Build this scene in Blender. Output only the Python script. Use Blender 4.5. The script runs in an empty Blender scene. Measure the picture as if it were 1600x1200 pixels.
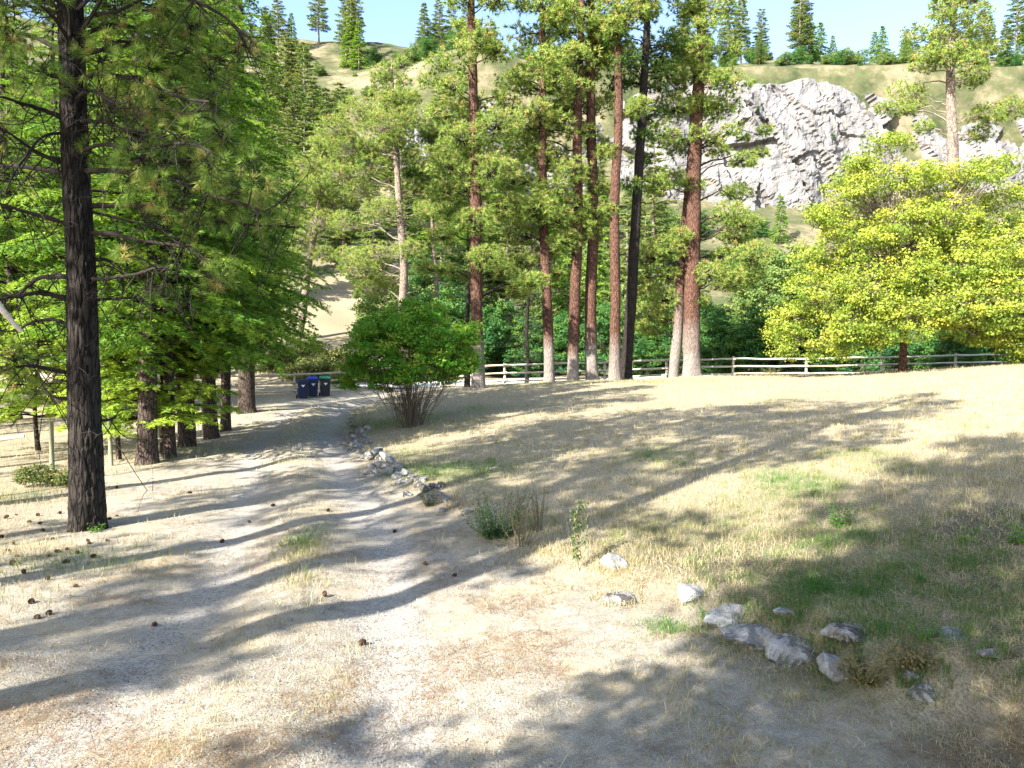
import bpy, math
import numpy as np

# ---------------------------------------------------------------- camera, world, sun, exposure
S = bpy.context.scene
COL = S.collection
F = 1164.0 / 1600.0 * 36.0
PITCH = math.radians(2.5)
CAMZ = 2.75
cam_data = bpy.data.cameras.new('camera')
cam_data.lens = F
cam_data.sensor_width = 36.0
cam_data.clip_start = 0.1
cam_data.clip_end = 2000.0
cam = bpy.data.objects.new('camera', cam_data)
cam.location = (0, 0, CAMZ)
cam.rotation_euler = (math.radians(90) - PITCH, 0, 0)
COL.objects.link(cam)
S.camera = cam

SUN_EL = math.radians(34.0)
SUN_AZ = math.radians(43.0)          # heading of the light over the ground, from +Y towards +X
Ldir = np.array([math.sin(SUN_AZ) * math.cos(SUN_EL), math.cos(SUN_AZ) * math.cos(SUN_EL), -math.sin(SUN_EL)])

world = bpy.data.worlds.new('World')
S.world = world
world.use_nodes = True
wn = world.node_tree.nodes
wl = world.node_tree.links
sky = wn.new('ShaderNodeTexSky')
sky.sky_type = 'NISHITA'
sky.sun_disc = False
sky.sun_elevation = SUN_EL
sky.sun_rotation = SUN_AZ + math.pi
sky.altitude = 300
sky.air_density = 1.0
sky.dust_density = 1.5
sky.ozone_density = 1.0
bgn = wn['Background']
bgn.inputs['Strength'].default_value = 0.115
wl.new(sky.outputs['Color'], bgn.inputs['Color'])

sun_data = bpy.data.lights.new('sun', 'SUN')
sun_data.energy = 5.0
sun_data.angle = math.radians(0.4)
sun_data.color = (1.0, 0.96, 0.88)
sun = bpy.data.objects.new('sun', sun_data)
from mathutils import Vector
sun.rotation_euler = Vector(tuple(Ldir)).to_track_quat('-Z', 'Y').to_euler()
sun.location = (-30, -30, 40)
COL.objects.link(sun)

S.view_settings.view_transform = 'Standard'
S.view_settings.look = 'None'
S.view_settings.exposure = 2.08
S.view_settings.gamma = 1.0
S.view_settings.use_curve_mapping = False
S.render.engine = 'CYCLES'
S.cycles.use_denoising = True
S.cycles.max_bounces = 6
S.cycles.diffuse_bounces = 4
S.cycles.transmission_bounces = 4
S.cycles.glossy_bounces = 2

# ---------------------------------------------------------------- small maths helpers
rng = np.random.default_rng(7)
CP, SP = math.cos(PITCH), math.sin(PITCH)


def P(px, py, Y):
    """world point at distance Y that the photograph shows at pixel (px, py)"""
    u = (px - 800.0) / 1164.0
    v = (600.0 - py) / 1164.0
    dy = CP + v * SP
    t = Y / dy
    return np.array([u * t, Y, CAMZ + (-SP + v * CP) * t])


def hash3(ix, iy, iz):
    h = (ix.astype(np.int64) * 374761393 + iy.astype(np.int64) * 668265263 + iz.astype(np.int64) * 2147483647) & 0xffffffff
    h = ((h ^ (h >> 13)) * 1274126177) & 0xffffffff
    h = (h ^ (h >> 16)) & 0xffffffff
    h = ((h ^ (h >> 7)) * 2246822519) & 0xffffffff
    return ((h ^ (h >> 15)) & 0xffff) / 65535.0


def vnoise(p):
    """value noise in [-1, 1] at points p (N, 3)"""
    p = np.asarray(p, float)
    i = np.floor(p)
    f = p - i
    f = f * f * (3 - 2 * f)
    ix, iy, iz = i[:, 0], i[:, 1], i[:, 2]
    r = 0
    for a in (0, 1):
        wx = f[:, 0] if a else 1 - f[:, 0]
        for b in (0, 1):
            wy = f[:, 1] if b else 1 - f[:, 1]
            for c in (0, 1):
                wz = f[:, 2] if c else 1 - f[:, 2]
                r = r + wx * wy * wz * hash3(ix + a, iy + b, iz + c)
    return r * 2 - 1


def fbm(p, octv=4, gain=0.5):
    p = np.asarray(p, float)
    s, a, t = 0, 1.0, 0
    for k in range(octv):
        s = s + a * vnoise(p * (2.03 ** k) + 17.3 * k)
        t += a
        a *= gain
    return s / t


def sstep(a, b, x):
    t = np.clip((x - a) / (b - a), 0, 1)
    return t * t * (3 - 2 * t)


# ---------------------------------------------------------------- terrain
def tps(pts):
    pts = np.array(pts, float)
    xy, z = pts[:, :2], pts[:, 2]
    n = len(pts)
    def U(r2):
        return 0.5 * r2 * np.log(np.maximum(r2, 1e-9))
    A = np.zeros((n + 3, n + 3))
    d2 = ((xy[:, None] - xy[None]) ** 2).sum(-1)
    A[:n, :n] = U(d2) + np.eye(n) * 2.0
    A[:n, n] = 1
    A[:n, n + 1:] = xy
    A[n:, :n] = A[:n, n:].T
    w = np.linalg.solve(A, np.concatenate([z, [0, 0, 0]]))
    def f(q):
        q = np.asarray(q, float)
        out = np.empty(len(q))
        for s in range(0, len(q), 20000):
            qq = q[s:s + 20000]
            d = ((qq[:, None] - xy[None]) ** 2).sum(-1)
            out[s:s + 20000] = U(d) @ w[:n] + w[n] + qq @ w[n + 1:]
        return out
    return f


low_pts = [P(137, 825, 11.6), P(0, 900, 9), P(400, 900, 9.1), P(700, 900, 9.1), P(400, 1050, 6.4), P(500, 700, 20),
           P(300, 750, 15.9), P(450, 630, 36), P(485, 621, 40), P(0, 700, 22), P(170, 735, 17.5), P(0, 650, 33),
           P(230, 725, 18), P(385, 643, 30), P(470, 604, 48), P(560, 612, 42), P(750, 598, 50), P(640, 606, 46),
           P(300, 668, 27), P(100, 1100, 5.6), P(850, 1200, 4.9), P(560, 770, 14.2), P(600, 632, 35), P(800, 596, 52),
           (-20, 8, 0), (-20, 0, 0), (0, 0, 0), (0, -20, 0), (15, -10, 0.3), (-20, -20, 0), (-30, 45, 0.2), (15, 5, 0.2),
           (10, 55, 0.75), (-6, 50, 0.5), (30, 52, 0.8)]
high_pts = [P(560, 690, 21.6), P(640, 668, 24.4), P(700, 640, 28.5), P(600, 700, 19.6), P(690, 770, 13.6), P(800, 750, 14), P(800, 650, 24),
            P(800, 615, 33), P(858, 597, 40), P(895, 593, 40.5), P(925, 593, 41), P(960, 594, 40), P(747, 607, 38), P(1080, 587, 43),
            P(1200, 750, 12.6), P(1200, 650, 21.5), P(1200, 602, 35), P(1200, 588, 44), P(1409, 580, 38), P(1145, 589, 46),
            P(1600, 750, 10), P(1600, 650, 16.5), P(1600, 600, 25.5), P(1600, 567, 38), P(1500, 985, 6.1), P(1190, 985, 6.6),
            P(1090, 915, 7.9), P(965, 880, 9.2), P(1320, 1010, 6.1), P(1500, 850, 8.1), P(1600, 1050, 5.2), P(1400, 1200, 4.3),
            P(1700, 700, 12.5), P(1300, 588, 45.5), P(1000, 594, 44), P(860, 598, 44), (20, 0, 1.2), (15, -15, 0.9), (5, 0, 0.4), (0, -12, 0.1),
            (40, 30, 2.6), (50, 10, 2.7), (38, 50, 1.5), (27, 49, 1.2), (10, 54, 0.8), (0, 52, 0.7), (55, 60, 1.6), (30, -10, 1.8)]
f_low, f_high = tps(low_pts), tps(high_pts)

# the edge of the lawn bank: lawn on the right of it, driveway on the left
bank = np.array([(20, 50.5), (8, 49), (-1, 45.5), (-4.6, 41), (-6.3, 37), (-6.9, 33), (-6.2, 28.5), (-5.3, 24.5), (-4.6, 21.5), (-3.9, 19.2), (-3.1, 17), (-2.0, 14.7),
                 (-1.25, 13.1), (-0.35, 11.0), (0.35, 9.7), (0.85, 9.1), (1.7, 8.1), (2.25, 7.1), (2.75, 6.5), (3.15, 5.8), (3.6, 4.7), (4.6, 0), (7, -12), (9, -40)])
drive_c = np.array([(-1.2, -12), (-1.6, 0), (-1.9, 4), (-2.3, 7.5), (-2.75, 10), (-3.7, 13.2), (-4.9, 16.6), (-5.9, 20), (-7.0, 24.5), (-7.9, 29), (-8.4, 33), (-8.1, 37),
                    (-6.2, 41), (-2.5, 44.5), (3, 48.5), (9, 53)])


def pl_dist(q, pl):
    """distance, signed (+ on the left side of the direction of travel), and arc length along"""
    best = np.full(len(q), 1e9)
    sgn = np.ones(len(q))
    arc = np.zeros(len(q))
    s0 = 0
    for a, b in zip(pl[:-1], pl[1:]):
        d = b - a
        L = np.hypot(*d)
        t = np.clip(((q - a) @ d) / (L * L), 0, 1)
        r = q - (a + t[:, None] * d)
        dist = np.hypot(r[:, 0], r[:, 1])
        cr = d[0] * r[:, 1] - d[1] * r[:, 0]
        m = dist < best - 1e-9
        best[m] = dist[m]
        sgn[m] = np.where(cr[m] >= 0, 1, -1)
        arc[m] = s0 + t[m] * L
        s0 += L
    return best, sgn, arc


def masks(q):
    q = np.asarray(q, float)
    db, sb, _ = pl_dist(q, bank)
    sd = db * sb                      # + = lawn side (bank runs towards the camera)
    dd, sg, arc = pl_dist(q, drive_c)
    n = fbm(np.c_[q * 0.9, np.zeros(len(q))], 3)
    side = dd * sg + 0.25 * n
    w = 1.0 + 0.25 * np.exp(-q[:, 1] / 6)
    track = np.exp(-((np.abs(side) - w) / 0.40) ** 2)
    track *= sstep(-0.9, -0.1, fbm(np.c_[q * 0.45, np.full(len(q), 5.0)], 3) + 0.25) * (0.75 + 0.25 * sstep(0.0, 1.0, -side))
    drive = 1 - sstep(1.8, 2.6, dd + 0.5 * n)
    return sd, track, drive, side, dd


def terr(q):
    q = np.asarray(q, float)
    x, y = q[:, 0], q[:, 1]
    sd, track, drive, side, dd = masks(q)
    qc = np.c_[np.clip(x, -34, 60), np.clip(y, -22, 58)]
    zl, zh = f_low(qc), f_high(qc)
    nb = 0.12 * vnoise(np.c_[q * 1.3, np.zeros(len(q))])
    k = sstep(-0.30, 0.40, sd + nb)
    z = zl * (1 - k) + zh * k
    z = z + 0.035 * fbm(np.c_[q * 0.8, np.full(len(q), 2.0)], 3) * sstep(60, 30, y)
    z = z - 0.06 * track * sstep(50, 35, y) + 0.06 * np.exp(-(side / 0.45) ** 2) * drive
    # the far land
    x0 = sstep(-14, 12, x)
    y0 = 50 + 18 * x0
    d = np.maximum(y - y0, 0)
    left = 0.32 * d + 0.0012 * d * d
    right = 0.20 * d + 0.0025 * np.minimum(d, 82) ** 2 
    right = right + 28 * sstep(153, 163, y) + 0.12 * np.maximum(y - 163, 0)
    xc = sstep(-45, -8, x)
    far = left * (1 - xc) + right * xc
    far = far + 6.0 * vnoise(np.c_[q[:, :1] * 0.028, q[:, 1:] * 0.01, np.full(len(q), 3.0)]) * sstep(150, 200, y) + 2.2 * fbm(np.c_[q * 0.035, np.zeros(len(q))], 4) * sstep(55, 95, y) + 0.5 * fbm(np.c_[q * 0.22, np.zeros(len(q))], 3) * sstep(52, 62, y)
    far = far - 0.5 * np.maximum(y - 215, 0)
    far = far + 0.10 * np.maximum(-x - 60, 0) * sstep(60, 120, y)
    base = 0.8
    kb = sstep(46, 58, y)
    return z * (1 - kb) + (base * kb) + far * sstep(48, 54, y)


def tz(x, y):
    return float(terr(np.array([[x, y]]))[0])


def G(px, py, y0=3.5, y1=120.0):
    """where the ray through a pixel meets the ground"""
    Y = np.geomspace(y0, y1, 1500)
    pts = np.array([P(px, py, v) for v in (1.0,)])
    d = (pts[0] - np.array([0, 0, CAMZ]))
    q = np.array([0, 0, CAMZ]) + Y[:, None] * d[None]
    h = q[:, 2] - terr(q[:, :2])
    i = np.argmax(h < 0) if (h < 0).any() else len(Y) - 1
    r = q[i].copy()
    r[2] = tz(r[0], r[1])
    return r


def green(q):
    """how green the grass is, a property of the lawn itself"""
    q = np.asarray(q, float)
    g = np.zeros(len(q))
    for (x, y, rx, ry, s) in GREEN:
        g = np.maximum(g, s * np.exp(-(((q[:, 0] - x) / rx) ** 2 + ((q[:, 1] - y) / ry) ** 2)))
    n = fbm(np.c_[q * 0.7, np.full(len(q), 9.0)], 4)
    return np.clip(g * (0.8 + 0.9 * n) + 0.22 * sstep(0.12, 0.5, n), 0, 1)


def nrm(v):
    v = np.asarray(v, float)
    return v / np.maximum(np.linalg.norm(v, axis=-1, keepdims=True), 1e-9)


# ---------------------------------------------------------------- objects and meshes
class MB:
    def __init__(self):
        self.v, self.f, self.t, self.n = [], [], [], 0

    def add(self, v, f, tint=0.5):
        v = np.asarray(v, np.float32).reshape(-1, 3)
        f = np.asarray(f, np.int32)
        self.v.append(v)
        self.f.append(f + self.n)
        t = np.asarray(tint, np.float32)
        self.t.append(np.full(len(v), float(t), np.float32) if t.ndim == 0 else t.astype(np.float32))
        self.n += len(v)

    def mesh(self, name, mat, smooth=False):
        me = bpy.data.meshes.new(name)
        v = np.concatenate(self.v)
        me.vertices.add(len(v))
        me.vertices.foreach_set('co', v.ravel())
        sizes, loops = [], []
        for f in self.f:
            sizes.append(np.full(len(f), f.shape[1], np.int32))
            loops.append(f.ravel())
        sizes = np.concatenate(sizes)
        loops = np.concatenate(loops).astype(np.int32)
        me.loops.add(len(loops))
        me.loops.foreach_set('vertex_index', loops)
        st = np.zeros(len(sizes), np.int32)
        st[1:] = np.cumsum(sizes)[:-1]
        me.polygons.add(len(sizes))
        me.polygons.foreach_set('loop_start', st)
        me.polygons.foreach_set('loop_total', sizes)
        at = me.attributes.new('tint', 'FLOAT', 'POINT')
        at.data.foreach_set('value', np.concatenate(self.t))
        me.polygons.foreach_set('use_smooth', np.full(len(sizes), smooth, bool))
        me.update(calc_edges=True)
        if mat:
            me.materials.append(mat)
        return me

    def build(self, name, mat, parent=None, smooth=False, loc=(0, 0, 0)):
        return obj(name, self.mesh(name, mat, smooth), parent, loc)


def obj(name, me, parent=None, loc=(0, 0, 0), rot=(0, 0, 0), scale=(1, 1, 1)):
    o = bpy.data.objects.new(name, me)
    COL.objects.link(o)
    o.parent = parent
    o.location = tuple(float(c) for c in loc)
    o.rotation_euler = rot
    o.scale = scale
    return o


def tag(o, label=None, cat=None, group=None, kind=None):
    if label: o['label'] = label
    if cat: o['category'] = cat
    if group: o['group'] = group
    if kind: o['kind'] = kind
    return o


def empty(name, loc, label, cat, group=None, rz=0.0):
    o = bpy.data.objects.new(name, None)
    o.empty_display_size = 0.2
    COL.objects.link(o)
    o.location = tuple(float(c) for c in loc)
    o.rotation_euler = (0, 0, rz)
    return tag(o, label, cat, group)


def copy_tree(o, loc, rz=0.0, s=1.0, label=None, group=None, tilt=0.0, cat=None):
    c = o.copy()
    COL.objects.link(c)
    c.location = tuple(float(k) for k in loc)
    c.rotation_euler = (tilt, 0, rz)
    c.scale = (s, s, s) if np.isscalar(s) else s
    if label: c['label'] = label
    if cat: c['category'] = cat
    if group: c['group'] = group
    for ch in o.children:
        d = ch.copy()
        COL.objects.link(d)
        d.parent = c
        for g in ch.children:
            e = g.copy()
            COL.objects.link(e)
            e.parent = d
    return c


def frames(pts):
    """a side and an up vector for each point of a polyline"""
    t = np.gradient(pts, axis=0)
    t = nrm(t)
    ref = np.array([0, 0, 1.0]) if abs(t[:, 2]).mean() < 0.8 else np.array([1.0, 0, 0])
    a = nrm(np.cross(t, ref))
    b = np.cross(t, a)
    return t, a, b


def tube(mb, pts, rad, sides=5, tint=0.5, cap=True, disp=None):
    pts = np.asarray(pts, float)
    n = len(pts)
    rad = np.broadcast_to(np.asarray(rad, float), (n,))
    t, a, b = frames(pts)
    th = np.linspace(0, 2 * math.pi, sides, endpoint=False)
    r = rad[:, None] * np.ones(sides)[None]
    if disp is not None:
        r = r + disp(th, pts, rad)
    v = pts[:, None] + r[..., None] * (np.cos(th)[None, :, None] * a[:, None] + np.sin(th)[None, :, None] * b[:, None])
    v = v.reshape(-1, 3)
    i = np.arange(n - 1)[:, None] * sides
    j = np.arange(sides)[None]
    k = (j + 1) % sides
    f = np.stack([i + j, i + k, i + sides + k, i + sides + j], -1).reshape(-1, 4)
    mb.add(v, f, tint if np.ndim(tint) == 0 else np.repeat(tint, sides))
    if cap:
        for ring, rev in ((0, False), (n - 1, True)):
            idx = ring * sides + np.arange(sides)
            fan = np.stack([np.full(sides - 2, idx[0]), idx[1:-1], idx[2:]], -1)
            if rev: fan = fan[:, ::-1]
            mb.f.append((fan + (mb.n - len(v))).astype(np.int32))


def box(mb, c, s, rz=0.0, tint=0.5, taper=1.0):
    c, s = np.asarray(c, float), np.asarray(s, float) / 2
    v = np.array([(x, y, z) for z in (-1, 1) for y in (-1, 1) for x in (-1, 1)], float)
    v[v[:, 2] < 0, :2] *= taper
    v = v * s
    cr, sr = math.cos(rz), math.sin(rz)
    v = np.c_[v[:, 0] * cr - v[:, 1] * sr, v[:, 0] * sr + v[:, 1] * cr, v[:, 2]] + c
    f = [(0, 2, 3, 1), (4, 5, 7, 6), (0, 1, 5, 4), (2, 6, 7, 3), (0, 4, 6, 2), (1, 3, 7, 5)]
    mb.add(v, f, tint)


def curve(pts, n=10):
    """smooth curve through points"""
    pts = np.asarray(pts, float)
    m = len(pts)
    t = np.linspace(0, m - 1, n)
    i = np.clip(t.astype(int), 0, m - 2)
    f = (t - i)[:, None]
    p0, p1, p2, p3 = pts[np.maximum(i - 1, 0)], pts[i], pts[i + 1], pts[np.minimum(i + 2, m - 1)]
    return 0.5 * ((2 * p1) + (-p0 + p2) * f + (2 * p0 - 5 * p1 + 4 * p2 - p3) * f ** 2 + (-p0 + 3 * p1 - 3 * p2 + p3) * f ** 3)


def rdir(n):
    return nrm(rng.normal(size=(n, 3)))


def tris_along(mb, p, d, L, W, tint, droop=0.0):
    """one thin triangle from each p along d"""
    n = len(p)
    side = nrm(np.cross(d, rdir(n)))
    L = np.broadcast_to(L, (n,))[:, None]
    W = np.broadcast_to(W, (n,))[:, None]
    tip = p + d * L
    if np.any(droop): tip[:, 2] -= (L[:, 0] * droop)
    v = np.stack([p - side * W / 2, p + side * W / 2, tip], 1).reshape(-1, 3)
    mb.add(v, np.arange(n * 3).reshape(-1, 3), np.repeat(tint, 3))


def tufts(mb, c, axis, K=16, L=0.2, W=0.02, tint=None, spread=1.0, droop=0.1):
    """long-needled tufts: K needles fanning out of each point c about its axis"""
    n = len(c)
    if n == 0: return
    axis = np.broadcast_to(axis, (n, 3))
    d = nrm(np.repeat(axis, K, 0) * 0.75 + rdir(n * K) * spread)
    tt = np.repeat(tint if tint is not None else rng.uniform(0, 1, n), K)
    tt = np.clip(tt + rng.normal(0, 0.08, n * K), 0, 1)
    LL = L * rng.uniform(0.7, 1.15, n * K)
    tris_along(mb, np.repeat(c, K, 0) - 0.15 * L * d, d, LL, W, tt, droop)


def leaves(mb, c, out, size, tint, up=0.5, tri=False):
    """flat broad leaves, two triangles each, facing out and up"""
    n = len(c)
    nn = nrm(out * 0.5 + np.array([0, 0, up]) + rdir(n) * 0.75)
    a = nrm(np.cross(nn, rdir(n)))
    b = np.cross(nn, a)
    s = (size * rng.uniform(0.6, 1.2, n))[:, None]
    w = s * 0.42
    if tri:
        v = np.stack([c - a * s * 0.5, c + a * s * 0.25 + b * w, c + a * s * 0.25 - b * w], 1).reshape(-1, 3)
        mb.add(v, np.arange(3 * n).reshape(-1, 3), np.repeat(tint, 3))
        return
    v = np.stack([c - a * s * 0.5, c + b * w - nn * w * 0.25, c + a * s * 0.5, c - b * w - nn * w * 0.25], 1).reshape(-1, 3)
    i = np.arange(n)[:, None] * 4
    f = np.concatenate([i + np.array([0, 1, 2]), i + np.array([0, 2, 3])], 0)
    mb.add(v, f, np.repeat(tint, 4))


# ---------------------------------------------------------------- materials
def mat(name, rough=0.85, spec=0.2):
    m = bpy.data.materials.new(name)
    m.use_nodes = True
    b = m.node_tree.nodes['Principled BSDF']
    b.inputs['Roughness'].default_value = rough
    b.inputs['Specular IOR Level'].default_value = spec
    return m, m.node_tree, b


def nd(t, kind, **kw):
    n = t.nodes.new(kind)
    for k, v in kw.items():
        if k.startswith('i_'):
            n.inputs[k[2:].replace('_', ' ')].default_value = v
        else:
            setattr(n, k, v)
    return n


def ramp(t, src, stops):
    r = t.nodes.new('ShaderNodeValToRGB')
    cr = r.color_ramp
    while len(cr.elements) < len(stops): cr.elements.new(0.5)
    for e, (p, c) in zip(cr.elements, stops):
        e.position = p
        e.color = (*c, 1) if len(c) == 3 else c
    t.links.new(src, r.inputs['Fac'])
    return r.outputs['Color']


def mixc(t, fac, a, b, mode='MIX'):
    m = t.nodes.new('ShaderNodeMix')
    m.data_type = 'RGBA'
    m.blend_type = mode
    for s, v in ((m.inputs['Factor'], fac), (m.inputs[6], a), (m.inputs[7], b)):
        if hasattr(v, 'links'): t.links.new(v, s)
        elif isinstance(v, (int, float)): s.default_value = v
        else: s.default_value = (*v, 1)
    return m.outputs[2]


def noise(t, scale, detail=4, rough=0.6, coord=None, dist=0.0):
    n = nd(t, 'ShaderNodeTexNoise')
    n.inputs['Scale'].default_value = scale
    n.inputs['Detail'].default_value = detail
    n.inputs['Roughness'].default_value = rough
    n.inputs['Distortion'].default_value = dist
    if coord is not None: t.links.new(coord, n.inputs['Vector'])
    return n.outputs['Fac']


def objco(t, scale=(1, 1, 1)):
    tc = nd(t, 'ShaderNodeTexCoord')
    mp = nd(t, 'ShaderNodeMapping')
    mp.inputs['Scale'].default_value = scale
    t.links.new(tc.outputs['Object'], mp.inputs['Vector'])
    return mp.outputs['Vector']


def mr(t, src, a, b, c=0.0, d=1.0):
    m = nd(t, 'ShaderNodeMapRange')
    m.inputs['From Min'].default_value = a
    m.inputs['From Max'].default_value = b
    m.inputs['To Min'].default_value = c
    m.inputs['To Max'].default_value = d
    t.links.new(src, m.inputs['Value'])
    return m.outputs['Result']


def tintn(t):
    a = nd(t, 'ShaderNodeAttribute')
    a.attribute_name = 'tint'
    return a.outputs['Fac']


def bump(t, b, h, strength=0.5, dist=0.02):
    n = nd(t, 'ShaderNodeBump')
    n.inputs['Strength'].default_value = strength
    n.inputs['Distance'].default_value = dist
    t.links.new(h, n.inputs['Height'])
    t.links.new(n.outputs['Normal'], b.inputs['Normal'])


def foliage(name, stops, trans=0.35, rough=0.55, spec=0.25):
    """leaf material: colour from the leaf's own tint, some light passes through"""
    m, t, b = mat(name, rough, spec)
    col = ramp(t, tintn(t), stops)
    t.links.new(col, b.inputs['Base Color'])
    tr = nd(t, 'ShaderNodeBsdfTranslucent')
    warm = mixc(t, 0.5, col, (0.20, 0.26, 0.01))
    t.links.new(warm, tr.inputs['Color'])
    mx = nd(t, 'ShaderNodeMixShader')
    mx.inputs['Fac'].default_value = trans
    out = t.nodes['Material Output']
    t.links.new(b.outputs['BSDF'], mx.inputs[1])
    t.links.new(tr.outputs['BSDF'], mx.inputs[2])
    t.links.new(mx.outputs['Shader'], out.inputs['Surface'])
    return m


def bark(name, plate, crack, pale, sc=(9, 9, 2.2)):
    """plated bark; tint 1 = bleached pale foot"""
    m, t, b = mat(name, 0.9, 0.15)
    co0 = objco(t, sc)
    n1 = noise(t, 1.3, 5, 0.65, co0, 0.4)
    nw = nd(t, 'ShaderNodeTexNoise'); nw.inputs['Scale'].default_value = 1.1; nw.inputs['Detail'].default_value = 3; t.links.new(co0, nw.inputs['Vector'])
    co = mixc(t, 0.35, co0, nw.outputs['Color'], 'ADD')
    vo = nd(t, 'ShaderNodeTexVoronoi')
    vo.feature = 'DISTANCE_TO_EDGE'
    vo.inputs['Scale'].default_value = 1.6
    t.links.new(co, vo.inputs['Vector'])
    edge = mr(t, vo.outputs['Distance'], 0.0, 0.16)
    c = mixc(t, n1, tuple(k * 0.55 for k in plate), tuple(min(1, k * 1.5) for k in plate))
    c = mixc(t, edge, crack, c)
    pc = mixc(t, edge, tuple(k * 0.45 for k in pale), mixc(t, n1, tuple(k * 0.75 for k in pale), pale))
    npl = noise(t, 0.9, 5, 0.7, co0, 0.5)
    pm = nd(t, 'ShaderNodeMath'); pm.operation = 'MULTIPLY_ADD'; pm.inputs[1].default_value = 1.6; t.links.new(tintn(t), pm.inputs[0])
    sb_ = nd(t, 'ShaderNodeMath'); sb_.operation = 'SUBTRACT'; sb_.inputs[0].default_value = 0.15; t.links.new(npl, sb_.inputs[1]); t.links.new(sb_.outputs[0], pm.inputs[2])
    c = mixc(t, mr(t, pm.outputs[0], 0.05, 1.0), c, pc)
    t.links.new(c, b.inputs['Base Color'])
    h = mixc(t, 0.5, edge, n1)
    bump(t, b, h, 0.9, 0.03)
    return m


M = {}
M['bark_red'] = bark('bark_red', (0.120, 0.060, 0.041), (0.020, 0.013, 0.010), (0.27, 0.23, 0.20))
M['bark_dark'] = bark('bark_dark', (0.032, 0.026, 0.022), (0.008, 0.007, 0.006), (0.26, 0.22, 0.19), (11, 11, 1.5))
M['bark_grey'] = bark('bark_grey', (0.26, 0.20, 0.16), (0.06, 0.045, 0.035), (0.5, 0.45, 0.4))
M['bark_fir'] = bark('bark_fir', (0.075, 0.055, 0.045), (0.015, 0.011, 0.009), (0.2, 0.16, 0.13), (10, 10, 3))
def simple(name, col, rough=0.8, spec=0.2, var=0.3, sc=6.0, bmp=0.0):
    m, t, b = mat(name, rough, spec)
    n = noise(t, sc, 4, 0.6, objco(t))
    t.links.new(mixc(t, n, tuple(c * (1 - var) for c in col), tuple(min(1, c * (1 + var)) for c in col)), b.inputs['Base Color'])
    if bmp: bump(t, b, n, bmp, 0.02)
    return m
M['twig'] = simple('twig', (0.026, 0.020, 0.017), 0.9)
M['twig_grey'] = simple('twig_grey', (0.20, 0.16, 0.13), 0.9)
M['stem'] = simple('stem', (0.12, 0.09, 0.065), 0.9)
M['bare_wood'] = simple('bare_wood', (0.55, 0.48, 0.40), 0.8)
M['needle_bright'] = foliage('needle_bright', [(0.0, (0.05, 0.13, 0.03)), (0.45, (0.20, 0.31, 0.06)), (0.82, (0.40, 0.46, 0.11)), (1.0, (0.48, 0.32, 0.13))], 0.45)
M['needle_dark'] = foliage('needle_dark', [(0.0, (0.015, 0.060, 0.018)), (0.6, (0.07, 0.16, 0.03)), (0.9, (0.20, 0.26, 0.05)), (1.0, (0.36, 0.20, 0.08))], 0.35)
M['fir'] = foliage('fir', [(0.0, (0.022, 0.085, 0.016)), (0.45, (0.12, 0.28, 0.03)), (1.0, (0.40, 0.52, 0.06))], 0.52)
M['fir_far'] = foliage('fir_far', [(0.0, (0.06, 0.11, 0.04)), (0.5, (0.13, 0.19, 0.05)), (1.0, (0.26, 0.28, 0.07))], 0.35)
M['maple'] = foliage('maple', [(0.0, (0.06, 0.13, 0.02)), (0.35, (0.20, 0.28, 0.035)), (0.8, (0.38, 0.41, 0.055)), (1.0, (0.46, 0.40, 0.05))], 0.42)
M['shrub'] = foliage('shrub', [(0.0, (0.05, 0.18, 0.02)), (0.5, (0.13, 0.38, 0.035)), (1.0, (0.40, 0.52, 0.06))], 0.5)
M['bush'] = foliage('bush', [(0.0, (0.02, 0.10, 0.035)), (0.5, (0.055, 0.16, 0.035)), (1.0, (0.20, 0.30, 0.04))], 0.4)
M['bush_pale'] = foliage('bush_pale', [(0.0, (0.06, 0.12, 0.03)), (0.5, (0.14, 0.22, 0.05)), (1.0, (0.30, 0.33, 0.10))], 0.35)
M['weed'] = foliage('weed', [(0.0, (0.03, 0.07, 0.015)), (0.5, (0.10, 0.13, 0.03)), (1.0, (0.30, 0.22, 0.09))], 0.3)
M['grass'] = foliage('grass', [(0.0, (0.035, 0.14, 0.02)), (0.35, (0.14, 0.20, 0.05)), (0.55, (0.28, 0.22, 0.11)), (0.75, (0.42, 0.35, 0.19)), (1.0, (0.62, 0.54, 0.36))], 0.25)
M['litter'] = simple('litter', (0.23, 0.15, 0.085), 0.85, 0.2, 0.5, 3.0)
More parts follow.
